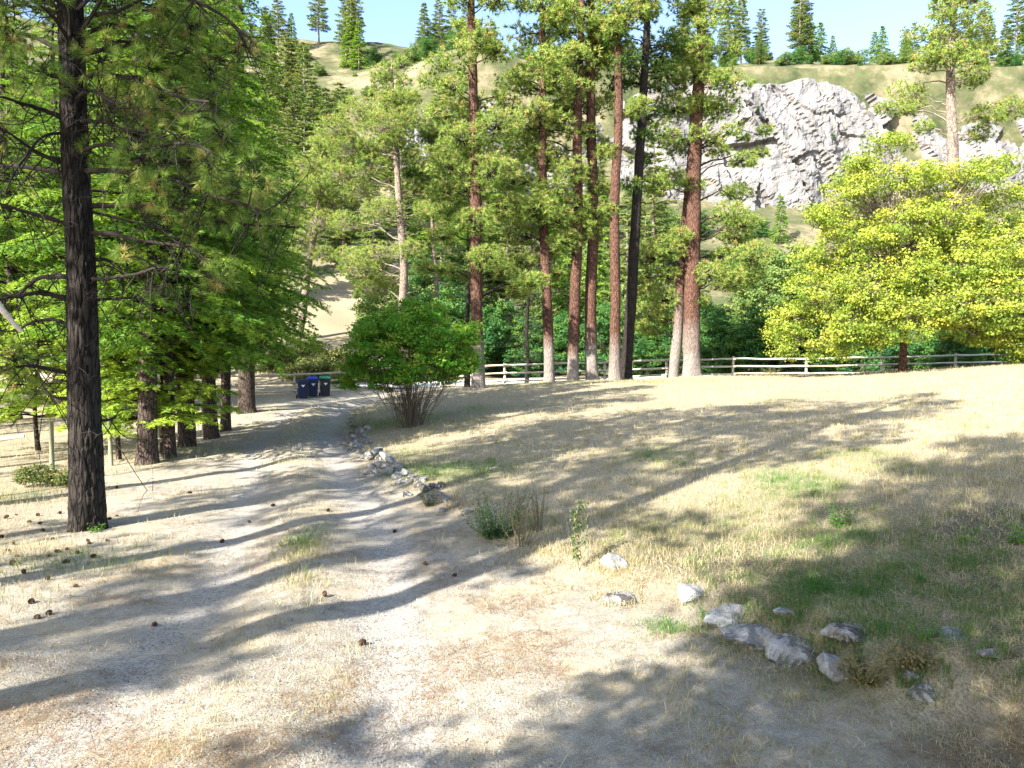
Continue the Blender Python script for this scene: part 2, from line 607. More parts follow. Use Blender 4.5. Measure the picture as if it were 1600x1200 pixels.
# ---------------------------------------------------------------- the ground
GREEN = []
for px, py, rx, ry, s in [(690, 735, 1.5, 0.9, 1.1), (640, 712, 1.4, 0.8, 0.7), (600, 660, 1.8, 2.0, 0.9), (1050, 716, 1.2, 1.6, 0.5), (1235, 745, 0.8, 1.6, 0.6), (1350, 720, 0.7, 1.5, 0.6),
                          (1160, 790, 1.6, 0.8, 0.5), (1320, 830, 0.9, 0.7, 0.6), (1290, 915, 0.5, 0.5, 0.9), (1370, 920, 0.5, 0.5, 0.9), (1450, 880, 0.9, 0.6, 0.6),
                          (1550, 930, 0.6, 0.5, 0.6), (1030, 980, 0.35, 0.2, 0.8), (560, 655, 1.2, 2.4, 0.8), (780, 835, 0.6, 0.6, 0.6), (760, 640, 3, 1.4, 0.45),
                          (150, 880, 1.5, 0.6, 0.5), (60, 880, 1.2, 0.7, 0.6), (420, 740, 0.6, 1.5, 0.35), (470, 840, 0.35, 0.9, 0.55), (480, 900, 0.3, 0.5, 0.4),
                          (60, 770, 1.2, 1.0, 0.4), (260, 710, 1.5, 2.0, 0.6), (400, 650, 1.5, 3.0, 0.5), (1500, 570, 6, 4, 0.3), (950, 596, 6, 1.2, 0.4), (1400, 1000, 0.6, 0.4, 0.4)]:
    g = G(px, py)
    GREEN.append((g[0], g[1], rx, ry, s))


def grid_axis(lo, hi, fine, k):
    """points dense about zero, sparser outwards"""
    a = [0.0]
    while a[-1] < hi: a.append(a[-1] + fine + k * a[-1])
    b = [0.0]
    while b[-1] > lo: b.append(b[-1] - fine + k * b[-1])
    return np.array(b[::-1][:-1] + a)


ground_m, t, b = mat('ground_soil', 0.95, 0.1)
at = nd(t, 'ShaderNodeAttribute'); at.attribute_name = 'mask'
sp = nd(t, 'ShaderNodeSeparateColor'); t.links.new(at.outputs['Color'], sp.inputs['Color'])
co = objco(t)
n_big = noise(t, 0.9, 5, 0.6, co)
n_mid = noise(t, 6, 5, 0.65, co, 0.3)
n_fine = noise(t, 42, 4, 0.7, co)
straw_co = objco(t, (60, 9, 30))
n_straw = noise(t, 1.0, 4, 0.7, straw_co, 1.5)
straw_co2 = objco(t, (10, 55, 30))
n_straw2 = noise(t, 1.0, 4, 0.7, straw_co2, 1.5)
dry = ramp(t, n_fine, [(0.35, (0.10, 0.08, 0.05)), (0.5, (0.25, 0.205, 0.135)), (0.66, (0.38, 0.33, 0.235))])
dry = mixc(t, mr(t, n_straw, 0.50, 0.66), dry, (0.50, 0.43, 0.31))
dry = mixc(t, mr(t, n_mid, 0.45, 0.8, 0, 0.5), dry, (0.30, 0.22, 0.14))
grn = ramp(t, n_fine, [(0.3, (0.05, 0.10, 0.02)), (0.7, (0.20, 0.24, 0.07))])
gm = nd(t, 'ShaderNodeMath'); gm.operation = 'MULTIPLY'; t.links.new(sp.outputs['Green'], gm.inputs[0]); t.links.new(mr(t, n_fine, 0.40, 0.62, 0.15, 0.9), gm.inputs[1])
lawn = mixc(t, gm.outputs[0], dry, grn)
soil = ramp(t, n_mid, [(0.25, (0.15, 0.13, 0.10)), (0.5, (0.31, 0.285, 0.23)), (0.72, (0.43, 0.405, 0.335))])
n_vf = noise(t, 110, 3, 0.7, co)
soil = mixc(t, mr(t, n_vf, 0.50, 0.62, 0.0, 0.7), soil, (0.13, 0.10, 0.075))
soil = mixc(t, mr(t, n_vf, 0.44, 0.36, 0.0, 0.6), soil, (0.56, 0.53, 0.49))
soil = mixc(t, mr(t, n_fine, 0.45, 0.65, 0.0, 0.6), soil, (0.26, 0.19, 0.13))
soil = mixc(t, mr(t, n_straw2, 0.52, 0.70, 0, 0.55), soil, (0.19, 0.14, 0.09))
soil = mixc(t, mr(t, n_big, 0.5, 0.62, 0, 0.6), soil, mixc(t, n_straw, (0.20, 0.15, 0.09), (0.60, 0.50, 0.34)))
vo = nd(t, 'ShaderNodeTexVoronoi'); vo.inputs['Scale'].default_value = 48; t.links.new(co, vo.inputs['Vector'])
grav = ramp(t, vo.outputs['Color'], [(0.15, (0.17, 0.155, 0.135)), (0.5, (0.30, 0.275, 0.245)), (0.85, (0.42, 0.39, 0.35))])
grav = mixc(t, mr(t, n_mid, 0.5, 0.75, 0, 0.6), grav, (0.42, 0.33, 0.25))
c = mixc(t, mr(t, sp.outputs['Red'], 0.1, 0.9), lawn, soil)
trk = mixc(t, 0.45, sp.outputs['Blue'], n_mid, 'ADD')
c = mixc(t, mr(t, trk, 0.46, 0.90, 0, 0.75), c, grav)
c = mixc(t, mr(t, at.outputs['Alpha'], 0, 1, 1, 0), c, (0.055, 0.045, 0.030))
sp2 = nd(t, 'ShaderNodeAttribute'); sp2.attribute_name = 'tint'
n_hill = noise(t, 0.11, 6, 0.7, co)
n_hill2 = noise(t, 0.9, 5, 0.7, co)
hillc = ramp(t, n_hill, [(0.35, (0.035, 0.045, 0.02)), (0.48, (0.08, 0.08, 0.04)), (0.62, (0.19, 0.155, 0.10))])
hillc = mixc(t, mr(t, n_hill2, 0.52, 0.62, 0, 0.8), hillc, (0.07, 0.09, 0.035))
c = mixc(t, sp2.outputs['Fac'], c, hillc)
t.links.new(c, b.inputs['Base Color'])
hh = mixc(t, 0.5, n_fine, vo.outputs['Distance'])
hh = mixc(t, 0.5, hh, n_straw)
bump(t, b, hh, 0.8, 0.03)

gx = grid_axis(-150, 190, 0.12, 0.024)
gy = grid_axis(-40, 235, 0.11, 0.015)
X, Y = np.meshgrid(gx, gy)
q = np.c_[X.ravel(), Y.ravel()]
Z = terr(q)
Z += 0.012 * vnoise(np.c_[q * 7, np.zeros(len(q))]) * (q[:, 1] < 25)
sd, track, drive, side, dd = masks(q)
mk = np.ones((len(q), 4), np.float32)
edge = sstep(0.35, -0.5, sd + 0.35 * fbm(np.c_[q * 1.1, np.full(len(q), 3.0)], 3))
leftfield = sstep(3.4, 5.4, dd + 0.8 * fbm(np.c_[q * 0.4, np.full(len(q), 4.0)], 3)) * (sd < 0)
mk[:, 0] = edge * (1 - 0.85 * leftfield) * (q[:, 1] < 47)
mk[:, 1] = green(q) * (1 - 0.9 * np.clip(drive, 0, 1) * (np.abs(side) > 0.5) * (sd < 0))
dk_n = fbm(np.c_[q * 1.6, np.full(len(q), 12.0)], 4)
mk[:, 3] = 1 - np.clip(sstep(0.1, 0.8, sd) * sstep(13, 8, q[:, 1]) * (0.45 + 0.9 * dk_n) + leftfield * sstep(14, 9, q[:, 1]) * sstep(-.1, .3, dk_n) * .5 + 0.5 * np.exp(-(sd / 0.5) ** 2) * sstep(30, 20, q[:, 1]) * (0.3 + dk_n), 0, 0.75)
mk[:, 2] = track * (q[:, 1] > -3) * (sd < 0.1)
ny, nx = X.shape
idx = np.arange(ny * nx).reshape(ny, nx)
quads = np.stack([idx[:-1, :-1], idx[:-1, 1:], idx[1:, 1:], idx[1:, :-1]], -1).reshape(-1, 4)
fc = q[quads].mean(1)
fsd = sd[quads].mean(1); fdr = drive[quads].mean(1)
far_f = fc[:, 1] > 52
is_dr = (fdr > 0.5) & (fsd < 0.1) & ~far_f & (fc[:, 1] > -5)
is_lawn = (fsd >= 0) & ~far_f & (fc[:, 1] > 0) & (np.abs(fc[:, 0]) < 45)
is_field = (fsd < 0) & ~is_dr & ~far_f


def submesh(name, sel, kind='structure', label=None):
    fs = quads[sel]
    u, inv = np.unique(fs.ravel(), return_inverse=True)
    m_ = MB()
    m_.add(np.c_[q[u], Z[u]], inv.reshape(-1, 4), sstep(53, 66, q[u][:, 1]) * (1 - 0.75 * np.exp(-((q[u][:, 0] + 16) / 9) ** 2) * (q[u][:, 1] < 90)))
    me = m_.mesh(name, ground_m, True)
    a_ = me.attributes.new('mask', 'FLOAT_COLOR', 'POINT')
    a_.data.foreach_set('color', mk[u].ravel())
    o = obj(name, me)
    tag(o, label, None, None, kind)
    return o


submesh('driveway', is_dr)
submesh('lawn', is_lawn)
submesh('field', is_field)
submesh('hillside', far_f)
submesh('ground', ~(is_dr | is_lawn | is_field | far_f))

# road behind the fence
road_m = simple('road_dust', (0.62, 0.58, 0.52), 0.9, 0.1, 0.12, 2.0)
mb = MB()
rp = curve(np.array([(-9.5, 46.6), (-5, 48.4), (0, 50.5), (8, 53.5), (18, 56.5), (35, 60), (70, 66)]), 120)
d_ = nrm(np.gradient(rp, axis=0)); nn_ = np.c_[-d_[:, 1], d_[:, 0]]
rows = []
for k in np.linspace(-2.6, 2.6, 9):
    e = rp + nn_ * k
    rows.append(np.c_[e, terr(e) + 0.05])
V = np.stack(rows, 1).reshape(-1, 3)
i = np.arange(119)[:, None] * 9; j = np.arange(8)[None]
mb.add(V, np.stack([i + j + 9, i + j + 10, i + j + 1, i + j], -1).reshape(-1, 4))
tag(mb.build('road', road_m, smooth=True), kind='structure')

# ---------------------------------------------------------------- rock bluff
rock_m, t, b = mat('bluff_rock', 0.9, 0.15)
co = objco(t)
cs = objco(t, (1.0, 1.0, 0.45))
n1 = noise(t, 0.16, 6, 0.65, cs, 0.6)
n2 = noise(t, 0.9, 6, 0.7, cs, 0.4)
n3 = noise(t, 3.5, 4, 0.7, co)
c = ramp(t, n1, [(0.3, (0.10, 0.10, 0.105)), (0.5, (0.19, 0.185, 0.185)), (0.7, (0.27, 0.262, 0.258))])
c = mixc(t, mr(t, n2, 0.50, 0.66, 0, 0.6), c, (0.27, 0.21, 0.15))
c = mixc(t, mr(t, n2, 0.46, 0.36, 0, 0.8), c, (0.20, 0.19, 0.20))
c = mixc(t, mr(t, n3, 0.4, 0.3, 0, 0.6), c, (0.12, 0.11, 0.11))
t.links.new(c, b.inputs['Base Color'])
bump(t, b, mixc(t, 0.5, n2, n3), 1.0, 0.8)
mb = MB()
bx = np.arange(-42, 150, 0.42); bv = np.linspace(0, 1, 96)
BX, BV = np.meshgrid(bx, bv)
x_ = BX.ravel(); v_ = BV.ravel()
crest = 60.0 + 4.5 * fbm(np.c_[x_ * 0.045, np.zeros((len(x_), 2))], 4) - 2.0 * sstep(62, 80, x_) - 16 * sstep(0, -40, x_)
foot = 27 + 2 * vnoise(np.c_[x_ * 0.06, np.ones((len(x_), 2))])
z_ = foot + (crest - foot) * v_
def blocks(fx, fz, seed, tilt=0.5):
    """jointed rock: cells of random depth and tilt with sharp edges"""
    wx = x_ + 1.1 / fx * 0.35 * vnoise(np.c_[x_ * fx * 0.8, z_ * fz * 0.8, np.full(len(x_), seed)]) + 0.35 * z_
    wz = z_ + 1.1 / fz * 0.45 * vnoise(np.c_[x_ * fx * 0.8, z_ * fz * 0.8, np.full(len(x_), seed + 9.0)]) - 0.12 * x_
    cx, cz = np.floor(wx * fx), np.floor(wz * fz)
    wz = wz + (hash3(cx, cx * 0, cx * 0 + seed) * 0.9) / fz
    cz = np.floor(wz * fz)
    lx, lz = wx * fx - cx - 0.5, wz * fz - cz - 0.5
    h = hash3(cx, cz, cx * 0 + seed)
    return (h - 0.5) + tilt * lx * (hash3(cx, cz, cx * 0 + seed + 1) - 0.5) * 2 + tilt * lz * (hash3(cx, cz, cx * 0 + seed + 2) - 0.5) * 2
but = fbm(np.c_[x_ * 0.06, z_ * 0.02, np.full(len(x_), 4.0)], 4)
y_ = 149 + 11 * v_ ** 1.3 - 11 * but + 3.4 * blocks(0.12, 0.07, 3) + 1.5 * blocks(0.30, 0.12, 5) + 0.55 * blocks(0.75, 0.34, 8) + 0.5 * fbm(np.c_[x_ * 0.9, z_ * 0.9, np.zeros(len(x_))], 3)
y_ += 9 * sstep(0.93, 1.0, v_)
nx_ = len(bx)
i = np.arange(len(bv) - 1)[:, None] * nx_; j = np.arange(nx_ - 1)[None]
mb.add(np.c_[x_, y_, z_], np.stack([i + j, i + j + 1, i + nx_ + j + 1, i + nx_ + j], -1).reshape(-1, 4))
tag(mb.build('rock_bluff', rock_m, smooth=False), kind='structure')

bluff_pts = np.c_[x_, y_, z_]
# ---------------------------------------------------------------- trees
def branch_path(p0, p1, sag=0.0, wob=0.06, n=7):
    """a limb from p0 to p1, rising off the trunk then bending, with small crooks"""
    p0, p1 = np.asarray(p0, float), np.asarray(p1, float)
    t = np.linspace(0, 1, n)[:, None]
    L = np.linalg.norm(p1 - p0)
    p = p0 + (p1 - p0) * t
    p[:, 2] += (sag * L * np.sin(math.pi * t[:, 0]))
    p[1:-1] += rng.normal(0, wob * L * 0.3, (n - 2, 3))
    return p


def trunk_mesh(mb, path, radii, sides=14, rough=0.06, pale=None, flare=0.35, rings=70):
    path = curve(path, rings)
    r = np.interp(np.linspace(0, 1, rings), np.linspace(0, 1, len(radii)), radii)
    h = path[:, 2] - path[0, 2]
    r = r * (1 + flare * np.exp(-h / 0.35))
    off = rng.uniform(0, 100)
    def disp(th, pts, rad):
        R, T = len(pts), len(th)
        P_ = np.stack([np.cos(th)[None] * 3.2 + 0 * pts[:, :1], np.sin(th)[None] * 3.2 + 0 * pts[:, :1], (pts[:, 2:] * 1.1 + off) + 0 * th[None]], -1).reshape(-1, 3)
        n = vnoise(P_).reshape(R, T)
        lobes = np.cos(th * 3 + off)[None] * 0.18 * np.exp(-(pts[:, 2:] - pts[0, 2]) / 0.3)
        return rad[:, None] * (rough * n + lobes)
    tint = np.zeros(rings) if pale is None else np.clip((1 - sstep(pale * 0.2, pale + 2.4, h + 0.8 * vnoise(np.c_[h * 1.7, h * 0 + off, h * 0]))), 0, 1)
    tube(mb, path, r, sides, tint, True, disp)
    return path, r


def at_h(path, h):
    z = path[:, 2]
    return np.array([np.interp(h, z, path[:, k]) for k in (0, 1)] + [h])


def dead_twigs(mb, path, r, h0, h1, n, L=(0.4, 1.4), rad=0.018):
    for k in range(n):
        h = rng.uniform(h0, h1)
        p = at_h(path, h)
        a = rng.uniform(0, 2 * math.pi)
        l = rng.uniform(*L)
        d = np.array([math.cos(a), math.sin(a), rng.uniform(-0.5, 0.25)])
        e = p + d * l
        br = branch_path(p, e, rng.uniform(-0.15, 0.15), 0.12, 5)
        tube(mb, br, np.linspace(rad, rad * 0.35, 5), 4, 0.5, False)
        for s in range(2):
            q0 = br[rng.integers(2, 5)]
            q1 = q0 + (d * 0.3 + rng.normal(0, 0.5, 3)) * l * 0.5
            tube(mb, branch_path(q0, q1, 0, 0.15, 4), np.linspace(rad * 0.5, rad * 0.2, 4), 3, 0.5, False)


def needle_clump(mbn, mbt, c, R, n, axis_from, K=17, L=0.29, W=0.038, flat=0.62, tint0=0.58):
    """a spray of tufted twigs round the end of a limb"""
    d = rdir(n) * (rng.uniform(0.15, 1, n) ** 0.45)[:, None]
    d[:, 2] = d[:, 2] * flat + 0.1
    ctr = c + d * R
    ax = nrm(d + np.array([0, 0, 0.5]))
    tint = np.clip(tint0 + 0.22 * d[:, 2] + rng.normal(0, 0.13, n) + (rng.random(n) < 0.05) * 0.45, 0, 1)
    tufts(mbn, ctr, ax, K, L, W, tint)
    for k in range(0, n, 3):
        s = c + (axis_from - c) * rng.uniform(0.0, 0.25)
        tube(mbt, branch_path(s, ctr[k], -0.1, 0.1, 4), np.linspace(0.018, 0.007, 4), 3, 0.5, False)


def pine(name, label, base, top, h, r0, blobs, auto, pale=None, barkm='bark_red', needle='needle_bright', group=None, twigs=(3, 9, 14),
         dens=1.0, tw='twig', crown_r=2.6, auto_from=8.0, bow=0.0, cat='pine tree', R0=1.0, tl=(0.4, 1.4)):
    """a tall long-needled pine. blobs: foliage masses (world centre, radius); auto: number of limbs above auto_from"""
    root = empty(name, base, label, cat, group)
    base = np.asarray(base, float)
    mid = (np.array([0, 0, 0.0]) + top) / 2 + np.array([bow, 0, 0])
    mt = MB()
    path, r = trunk_mesh(mt, np.array([(0, 0, -0.25), mid * (0.5 + 0 * mid), mid, mid + (top - mid) * 0.5, top]) if False else np.array([(0, 0, -0.25), (0, 0, 0.4), mid * 0.3 + rng.normal(0, .05, 3) * (1, 1, 0), mid * 0.65 + rng.normal(0, .10, 3) * (1, 1, 0), mid, (mid + top) / 2 + rng.normal(0, .15, 3) * (1, 1, 0), top]),
                         [r0 * 1.04, r0, r0 * 0.90, r0 * 0.82, r0 * 0.74, r0 * 0.5, 0.03], 16, 0.10, pale)
    mt.build('trunk', M[barkm], root, True)
    mbn, mbt = MB(), MB()
    for c, R in blobs:
        c = np.asarray(c, float) - base
        hh = c[2] - 0.25 * np.hypot(c[0], c[1]) + rng.uniform(-0.3, 0.3)
        p0 = at_h(path, max(1.0, min(hh, top[2] - 0.3)))
        br = branch_path(p0, c, 0.10, 0.10, 8)
        L = np.linalg.norm(c - p0)
        tube(mbt, br, np.linspace(0.035 + 0.008 * L, 0.012, 8), 5, 0.5, False)
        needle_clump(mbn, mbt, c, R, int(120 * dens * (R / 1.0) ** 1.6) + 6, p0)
        if L > 2.2:
            needle_clump(mbn, mbt, p0 + (c - p0) * 0.72 + rng.normal(0, 0.3, 3), R * 0.6, int(26 * dens), p0)
    top_h = top[2]
    for k in range(auto):
        h_ = rng.uniform(auto_from, top_h * 0.98)
        f = (top_h - h_) / max(top_h - auto_from, 1)
        a = rng.uniform(0, 2 * math.pi)
        L = crown_r * (0.25 + 0.75 * f) * rng.uniform(0.55, 1.1)
        p0 = at_h(path, h_)
        c = p0 + np.array([math.cos(a) * L, math.sin(a) * L, L * rng.uniform(-0.05, 0.45)])
        tube(mbt, branch_path(p0, c, 0.08, 0.1, 6), np.linspace(0.03 + 0.008 * L, 0.012, 6), 4, 0.5, False)
        needle_clump(mbn, mbt, c, R0 * rng.uniform(0.6, 1.05), int(44 * dens), p0, K=13, L=0.32, W=0.052)
        if L > 1.6: needle_clump(mbn, mbt, p0 + (c - p0) * 0.62, R0 * 0.6, int(18 * dens), p0, K=14, L=0.30, W=0.045)
    dead_twigs(mbt, path, r, twigs[0], twigs[1], twigs[2], tl)
    tag(mbt.build('branches', M[tw], root), kind='stuff')
    if mbn.n: tag(mbn.build('crown', M[needle], root), kind='stuff')
    return root


def fir_spray(mb, p, K, L, W, tint, droop):
    """flat drooping spray along a twig: needles as small blades out to both sides"""
    n = len(p)
    t = nrm(np.gradient(p, axis=0))
    idx = rng.integers(0, n, K)
    tt = t[idx]
    sd = nrm(np.cross(tt, np.array([0, 0, 1.0])) + rng.normal(0, 0.25, (K, 3)))
    sgn = rng.choice([-1.0, 1.0], K)[:, None]
    d = nrm(tt * rng.uniform(0.3, 0.9, (K, 1)) + sd * sgn + np.array([0, 0, -droop]) * rng.uniform(0, 1, (K, 1)))
    base = p[idx] + rng.normal(0, 0.02, (K, 3))
    tris_along(mb, base, d, L * rng.uniform(0.6, 1.2, K), W, np.clip(tint + rng.normal(0, 0.13, K), 0, 1))


def fir(name, H, R, start, label, cat, seed, mname='fir', K=46, L=0.13, W=0.032, r0=0.2, step=0.34, group=None, droop=0.35, power=0.8, barkm='bark_fir', per=5, tb=0.0, loc=(0, 0, 0), lean=0.0):
    """a conifer with whorls of drooping boughs, each carrying side sprays"""
    global rng
    keep, rng = rng, np.random.default_rng(seed)
    root = empty(name, loc, label, cat, group)
    mt = MB()
    path, r = trunk_mesh(mt, np.array([(0, 0, -0.2), (0.08, 0.05, H * 0.3), (-0.05 + lean * 0.6, 0.06, H * 0.65), (lean, 0, H)]), [r0, r0 * 0.8, r0 * 0.5, 0.02], 12, 0.07, None, 0.3, 26)
    mt.build('trunk', M[barkm], root, True)
    mbn, mbt = MB(), MB()
    h = start
    while h < H - 0.3:
        f = (H - h) / (H - start)
        Rl = R * (f ** power) * (0.82 + 0.18 * min(1, (h - start) / 1.2 + 0.4))
        a0 = rng.uniform(0, 2 * math.pi)
        for k in range(per):
            a = a0 + 2 * math.pi * k / per + rng.normal(0, 0.3)
            Lb = Rl * rng.uniform(0.65, 1.15) + 0.15
            p0 = at_h(path, h + rng.uniform(-0.15, 0.15))
            d = np.array([math.cos(a), math.sin(a), 0])
            tt = np.linspace(0, 1, 8)
            bp = p0 + d * (tt * Lb)[:, None]
            bp[:, 2] += Lb * (0.18 * tt - droop * tt ** 2.0) + 0.03 * rng.normal(size=8).cumsum() * 0.3
            tube(mbt, bp, np.linspace(0.012 + 0.012 * Lb, 0.006, 8), 4, 0.5, False)
            tint = rng.uniform(0.0, 0.65) + tb
            ns = max(3, int(Lb / 0.24))
            for s in range(ns):
                u = 0.22 + 0.78 * (s + rng.random()) / ns
                q0 = np.array([np.interp(u, tt, bp[:, c]) for c in range(3)])
                side = (1 if s % 2 else -1) * np.array([-d[1], d[0], 0])
                ll = Lb * 0.42 * (1.15 - u) * rng.uniform(0.7, 1.3) + 0.18
                e = q0 + nrm(d * 0.75 + side * rng.uniform(0.5, 1.0)) * ll + np.array([0, 0, -ll * droop * rng.uniform(0.5, 1.6)])
                sp_ = branch_path(q0, e, 0.05, 0.05, 5)
                fir_spray(mbn, sp_, int(K * (0.35 + ll)), L, W, tint + 0.25 * u, droop)
            fir_spray(mbn, bp[3:], int(K * 0.8), L, W, tint + 0.25, droop)
        h += step * rng.uniform(0.8, 1.2)
    tag(mbt.build('branches', M['twig'], root), kind='stuff')
    tag(mbn.build('crown', M[mname], root), kind='stuff')
    rng = keep
    return root


def leafy(name, label, cat, lobes, mname, n, size, loc=(0, 0, 0), trunk=None, barkm='bark_grey', group=None, shell=0.55, tbase=0.45, clump=0.55, seed=1, up=0.5, per=90, tri=False):
    """broadleaf crown: leaves gathered in clumps, the clumps over and inside lobes. lobes: (x, y, z, rx, ry, rz)"""
    global rng
    keep, rng = rng, np.random.default_rng(seed)
    root = empty(name, loc, label, cat, group)
    mbt, mbl = MB(), MB()
    lobes = np.array(lobes, float)
    vol = (lobes[:, 3] * lobes[:, 4] * lobes[:, 5]) ** (2 / 3)
    nc = np.maximum(1, (n / per * vol / vol.sum()).astype(int))
    for lb, m_ in zip(lobes, nc):
        d = rdir(m_)
        rr = rng.uniform(shell ** 2, 1, m_) ** 0.5
        cc = lb[:3] + d * rr[:, None] * lb[3:6]
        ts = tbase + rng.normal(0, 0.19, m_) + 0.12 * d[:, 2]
        cs = clump * rng.uniform(0.6, 1.3, m_)
        off = rdir(m_ * per) * (rng.uniform(0.1, 1, m_ * per) ** 0.5)[:, None]
        off[:, 2] = np.where(off[:, 2] < 0, off[:, 2] * 0.4, off[:, 2] * 0.7)
        C = np.repeat(cc, per, 0) + off * np.repeat(cs, per)[:, None]
        tint = np.clip(np.repeat(ts, per) + rng.normal(0, 0.06, m_ * per), 0, 1)
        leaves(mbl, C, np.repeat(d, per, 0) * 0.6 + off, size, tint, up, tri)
        src = trunk['forks'][rng.integers(len(trunk['forks']))] if trunk else np.array([lb[0] * 0.3, lb[1] * 0.3, 0.2])
        for k in range(m_):
            if (trunk and k % 2 and m_ > 8) or (not trunk and k % 4): continue
            s = np.asarray(src, float) + (lb[:3] - src) * rng.uniform(0.0, 0.7)
            tube(mbt, branch_path(s, cc[k], 0.06, 0.08, 5), np.linspace(0.03 if trunk else 0.006, 0.004, 5), 3, 0.5, False)
        if trunk:
            tube(mbt, branch_path(src, lb[:3], 0.08, 0.08, 7), np.linspace(0.11, 0.03, 7), 6, 0.5, False)
    if trunk:
        mt = MB()
        trunk_mesh(mt, np.array(trunk['path'], float), trunk['radii'], 14, 0.07, None, 0.3, 30)
        mt.build('trunk', M[barkm], root, True)
    tag(mbt.build('branches', M['stem'] if not trunk else M['twig_grey'], root), kind='stuff')
    tag(mbl.build('crown', M[mname], root), kind='stuff')
    rng = keep
    return root


def wp(px, py, Y, dy=0.0):
    return P(px, py, Y + dy)


def blobs_at(lst, Y, spread=1.2):
    out = []
    for px, py, rp_ in lst:
        c = P(px, py, Y + rng.uniform(-spread, spread))
        out.append((c, rp_ * 1.22 / 1164.0 * Y))
    return out


# --- the pines along the fence
def at_px(px, py, Y):
    p = P(px, py, Y)
    p[2] = tz(p[0], p[1])
    return p

pine_specs = [
 # base px, Y, top offset x, height, radius, pale height, label, blobs, auto, auto_from, bow, twigs
 ((747, 607), 38, -0.2, 26, .34, 1.9, 'red-barked pine with a flared grey foot, just right of the leafy green shrub',
  [(700,330,30),(730,300,34),(770,270,34),(740,350,30),(790,330,34),(760,405,26),(738,432,17),(785,425,22),(700,262,30),(720,220,34),(780,200,34),(832,440,22),(690,300,22),(700,425,17),(690,370,22),(810,455,20),(750,245,30),(700,180,30),(740,180,30),(665,420,16)], 46, 13.5, 0.0, (6, 13, 12)),
 ((858, 597), 40, -0.5, 24, .29, 2.2, 'pine with the whitest bleached foot, hung with dead twigs above',
  [(820,370,28),(850,402,22),(838,330,32),(872,345,28),(800,285,30),(810,330,30),(845,250,28),(830,200,30),(815,410,20),(865,300,28),(835,440,18),(868,430,16)], 40, 13, 0.0, (4, 9, 46)),
 ((895, 593), 40.5, 0.1, 27, .32, 1.2, 'red pine between the white-footed pine and the grey-footed one',
  [(860,250,32),(892,270,28),(905,352,28),(882,380,24),(915,372,20),(820,230,32),(850,205,30),(870,180,26),(900,320,24)], 44, 14, 0.1, (6, 14, 16)),
 ((925, 593), 41, -0.35, 28, .34, 2.1, 'red pine with a broad grey foot and a bare trunk, fourth of the fence-side group',
  [(930,232,24),(948,240,16),(903,205,24),(932,345,22),(925,370,16),(880,170,22),(938,295,18),(915,275,18),(950,330,14)], 40, 16, 0.15, (6, 15, 18)),
 ((960, 594), 40, 0.25, 28, .30, 2.0, 'tallest bare pine trunk, straight and branchless, middle of the fence-side group', [(1000,168,18),(985,178,14)], 40, 16.5, -0.08, (5, 15, 20)),
 ((978, 594), 41.5, 0.75, 27, .33, None, 'dark leaning pine close behind the straight bare trunk',
  [(1002,250,16),(1012,180,26),(985,290,14),(1000,215,16)], 40, 15.5, 0.10, (6, 14, 20)),
 ((1052, 586), 43.5, 0.8, 19, .30, 4.5, 'thinner pale pine leaning towards the thickest trunk by the fence post',
  [(1008,492,24),(1036,470,24),(1062,440,20),(998,512,14),(1040,500,20),(1020,520,14),(1015,460,20),(1045,430,16)], 16, 12.5, 0.0, (4, 11, 30)),
 ((1080, 587), 43, 0.1, 27, .50, 2.6, 'thickest pine of the fence line with a wide pale foot and shaggy bark',
  [(1030,212,26),(1052,172,28),(1092,167,25),(1130,168,25),(1022,290,24),(1042,282,24),(1082,292,18),(1010,402,28),(1040,392,28),(1062,370,18),(1112,430,26),(1142,440,24),(1166,430,24),(1182,400,28),(1142,338,28),(1152,372,24),(1115,222,14),(1165,250,16),(1152,302,20),(1190,240,12),(1130,400,18),(1000,430,20),(1090,470,16),(1170,350,18),(1195,205,12)], 44, 15, 0.0, (4, 14, 60)),
]
for (bp, Yd, tx, H, r0, pale, lab, bl, auto, af, bow, tw) in pine_specs:
    base = at_px(bp[0], bp[1], Yd)
    nd_ = 'needle_dark' if 'dark leaning' in lab else 'needle_bright'
    pine('pine_tree', lab, base, np.array([tx * 1.6, rng.uniform(-0.5, 0.5), H]), H, r0, blobs_at(bl, Yd), auto, pale,
         'bark_dark' if 'dark leaning' in lab else 'bark_red', nd_, 'pines standing along the rail fence', tw, 1.0, 'twig', 2.4, af, bow)
base = at_px(823, 600, 47)
pine('pine_tree', 'thin dark dead pine behind the fence, hung with brown twigs', base, np.array([0.2, 0, 10.5]), 10.5, .13, [], 0, None, 'bark_dark', 'needle_dark', None, (1.5, 10, 120), tl=(0.5, 1.7), cat='dead tree')
base = at_px(730, 605, 40.5)
pine('pine_tree', 'slim dark pine stem right beside the flared grey-footed pine', base, np.array([0.1, 0, 9.5]), 9.5, .15, [], 6, None, 'bark_dark', 'needle_dark', None, (2.5, 9, 16), crown_r=1.0, auto_from=7, R0=0.6)
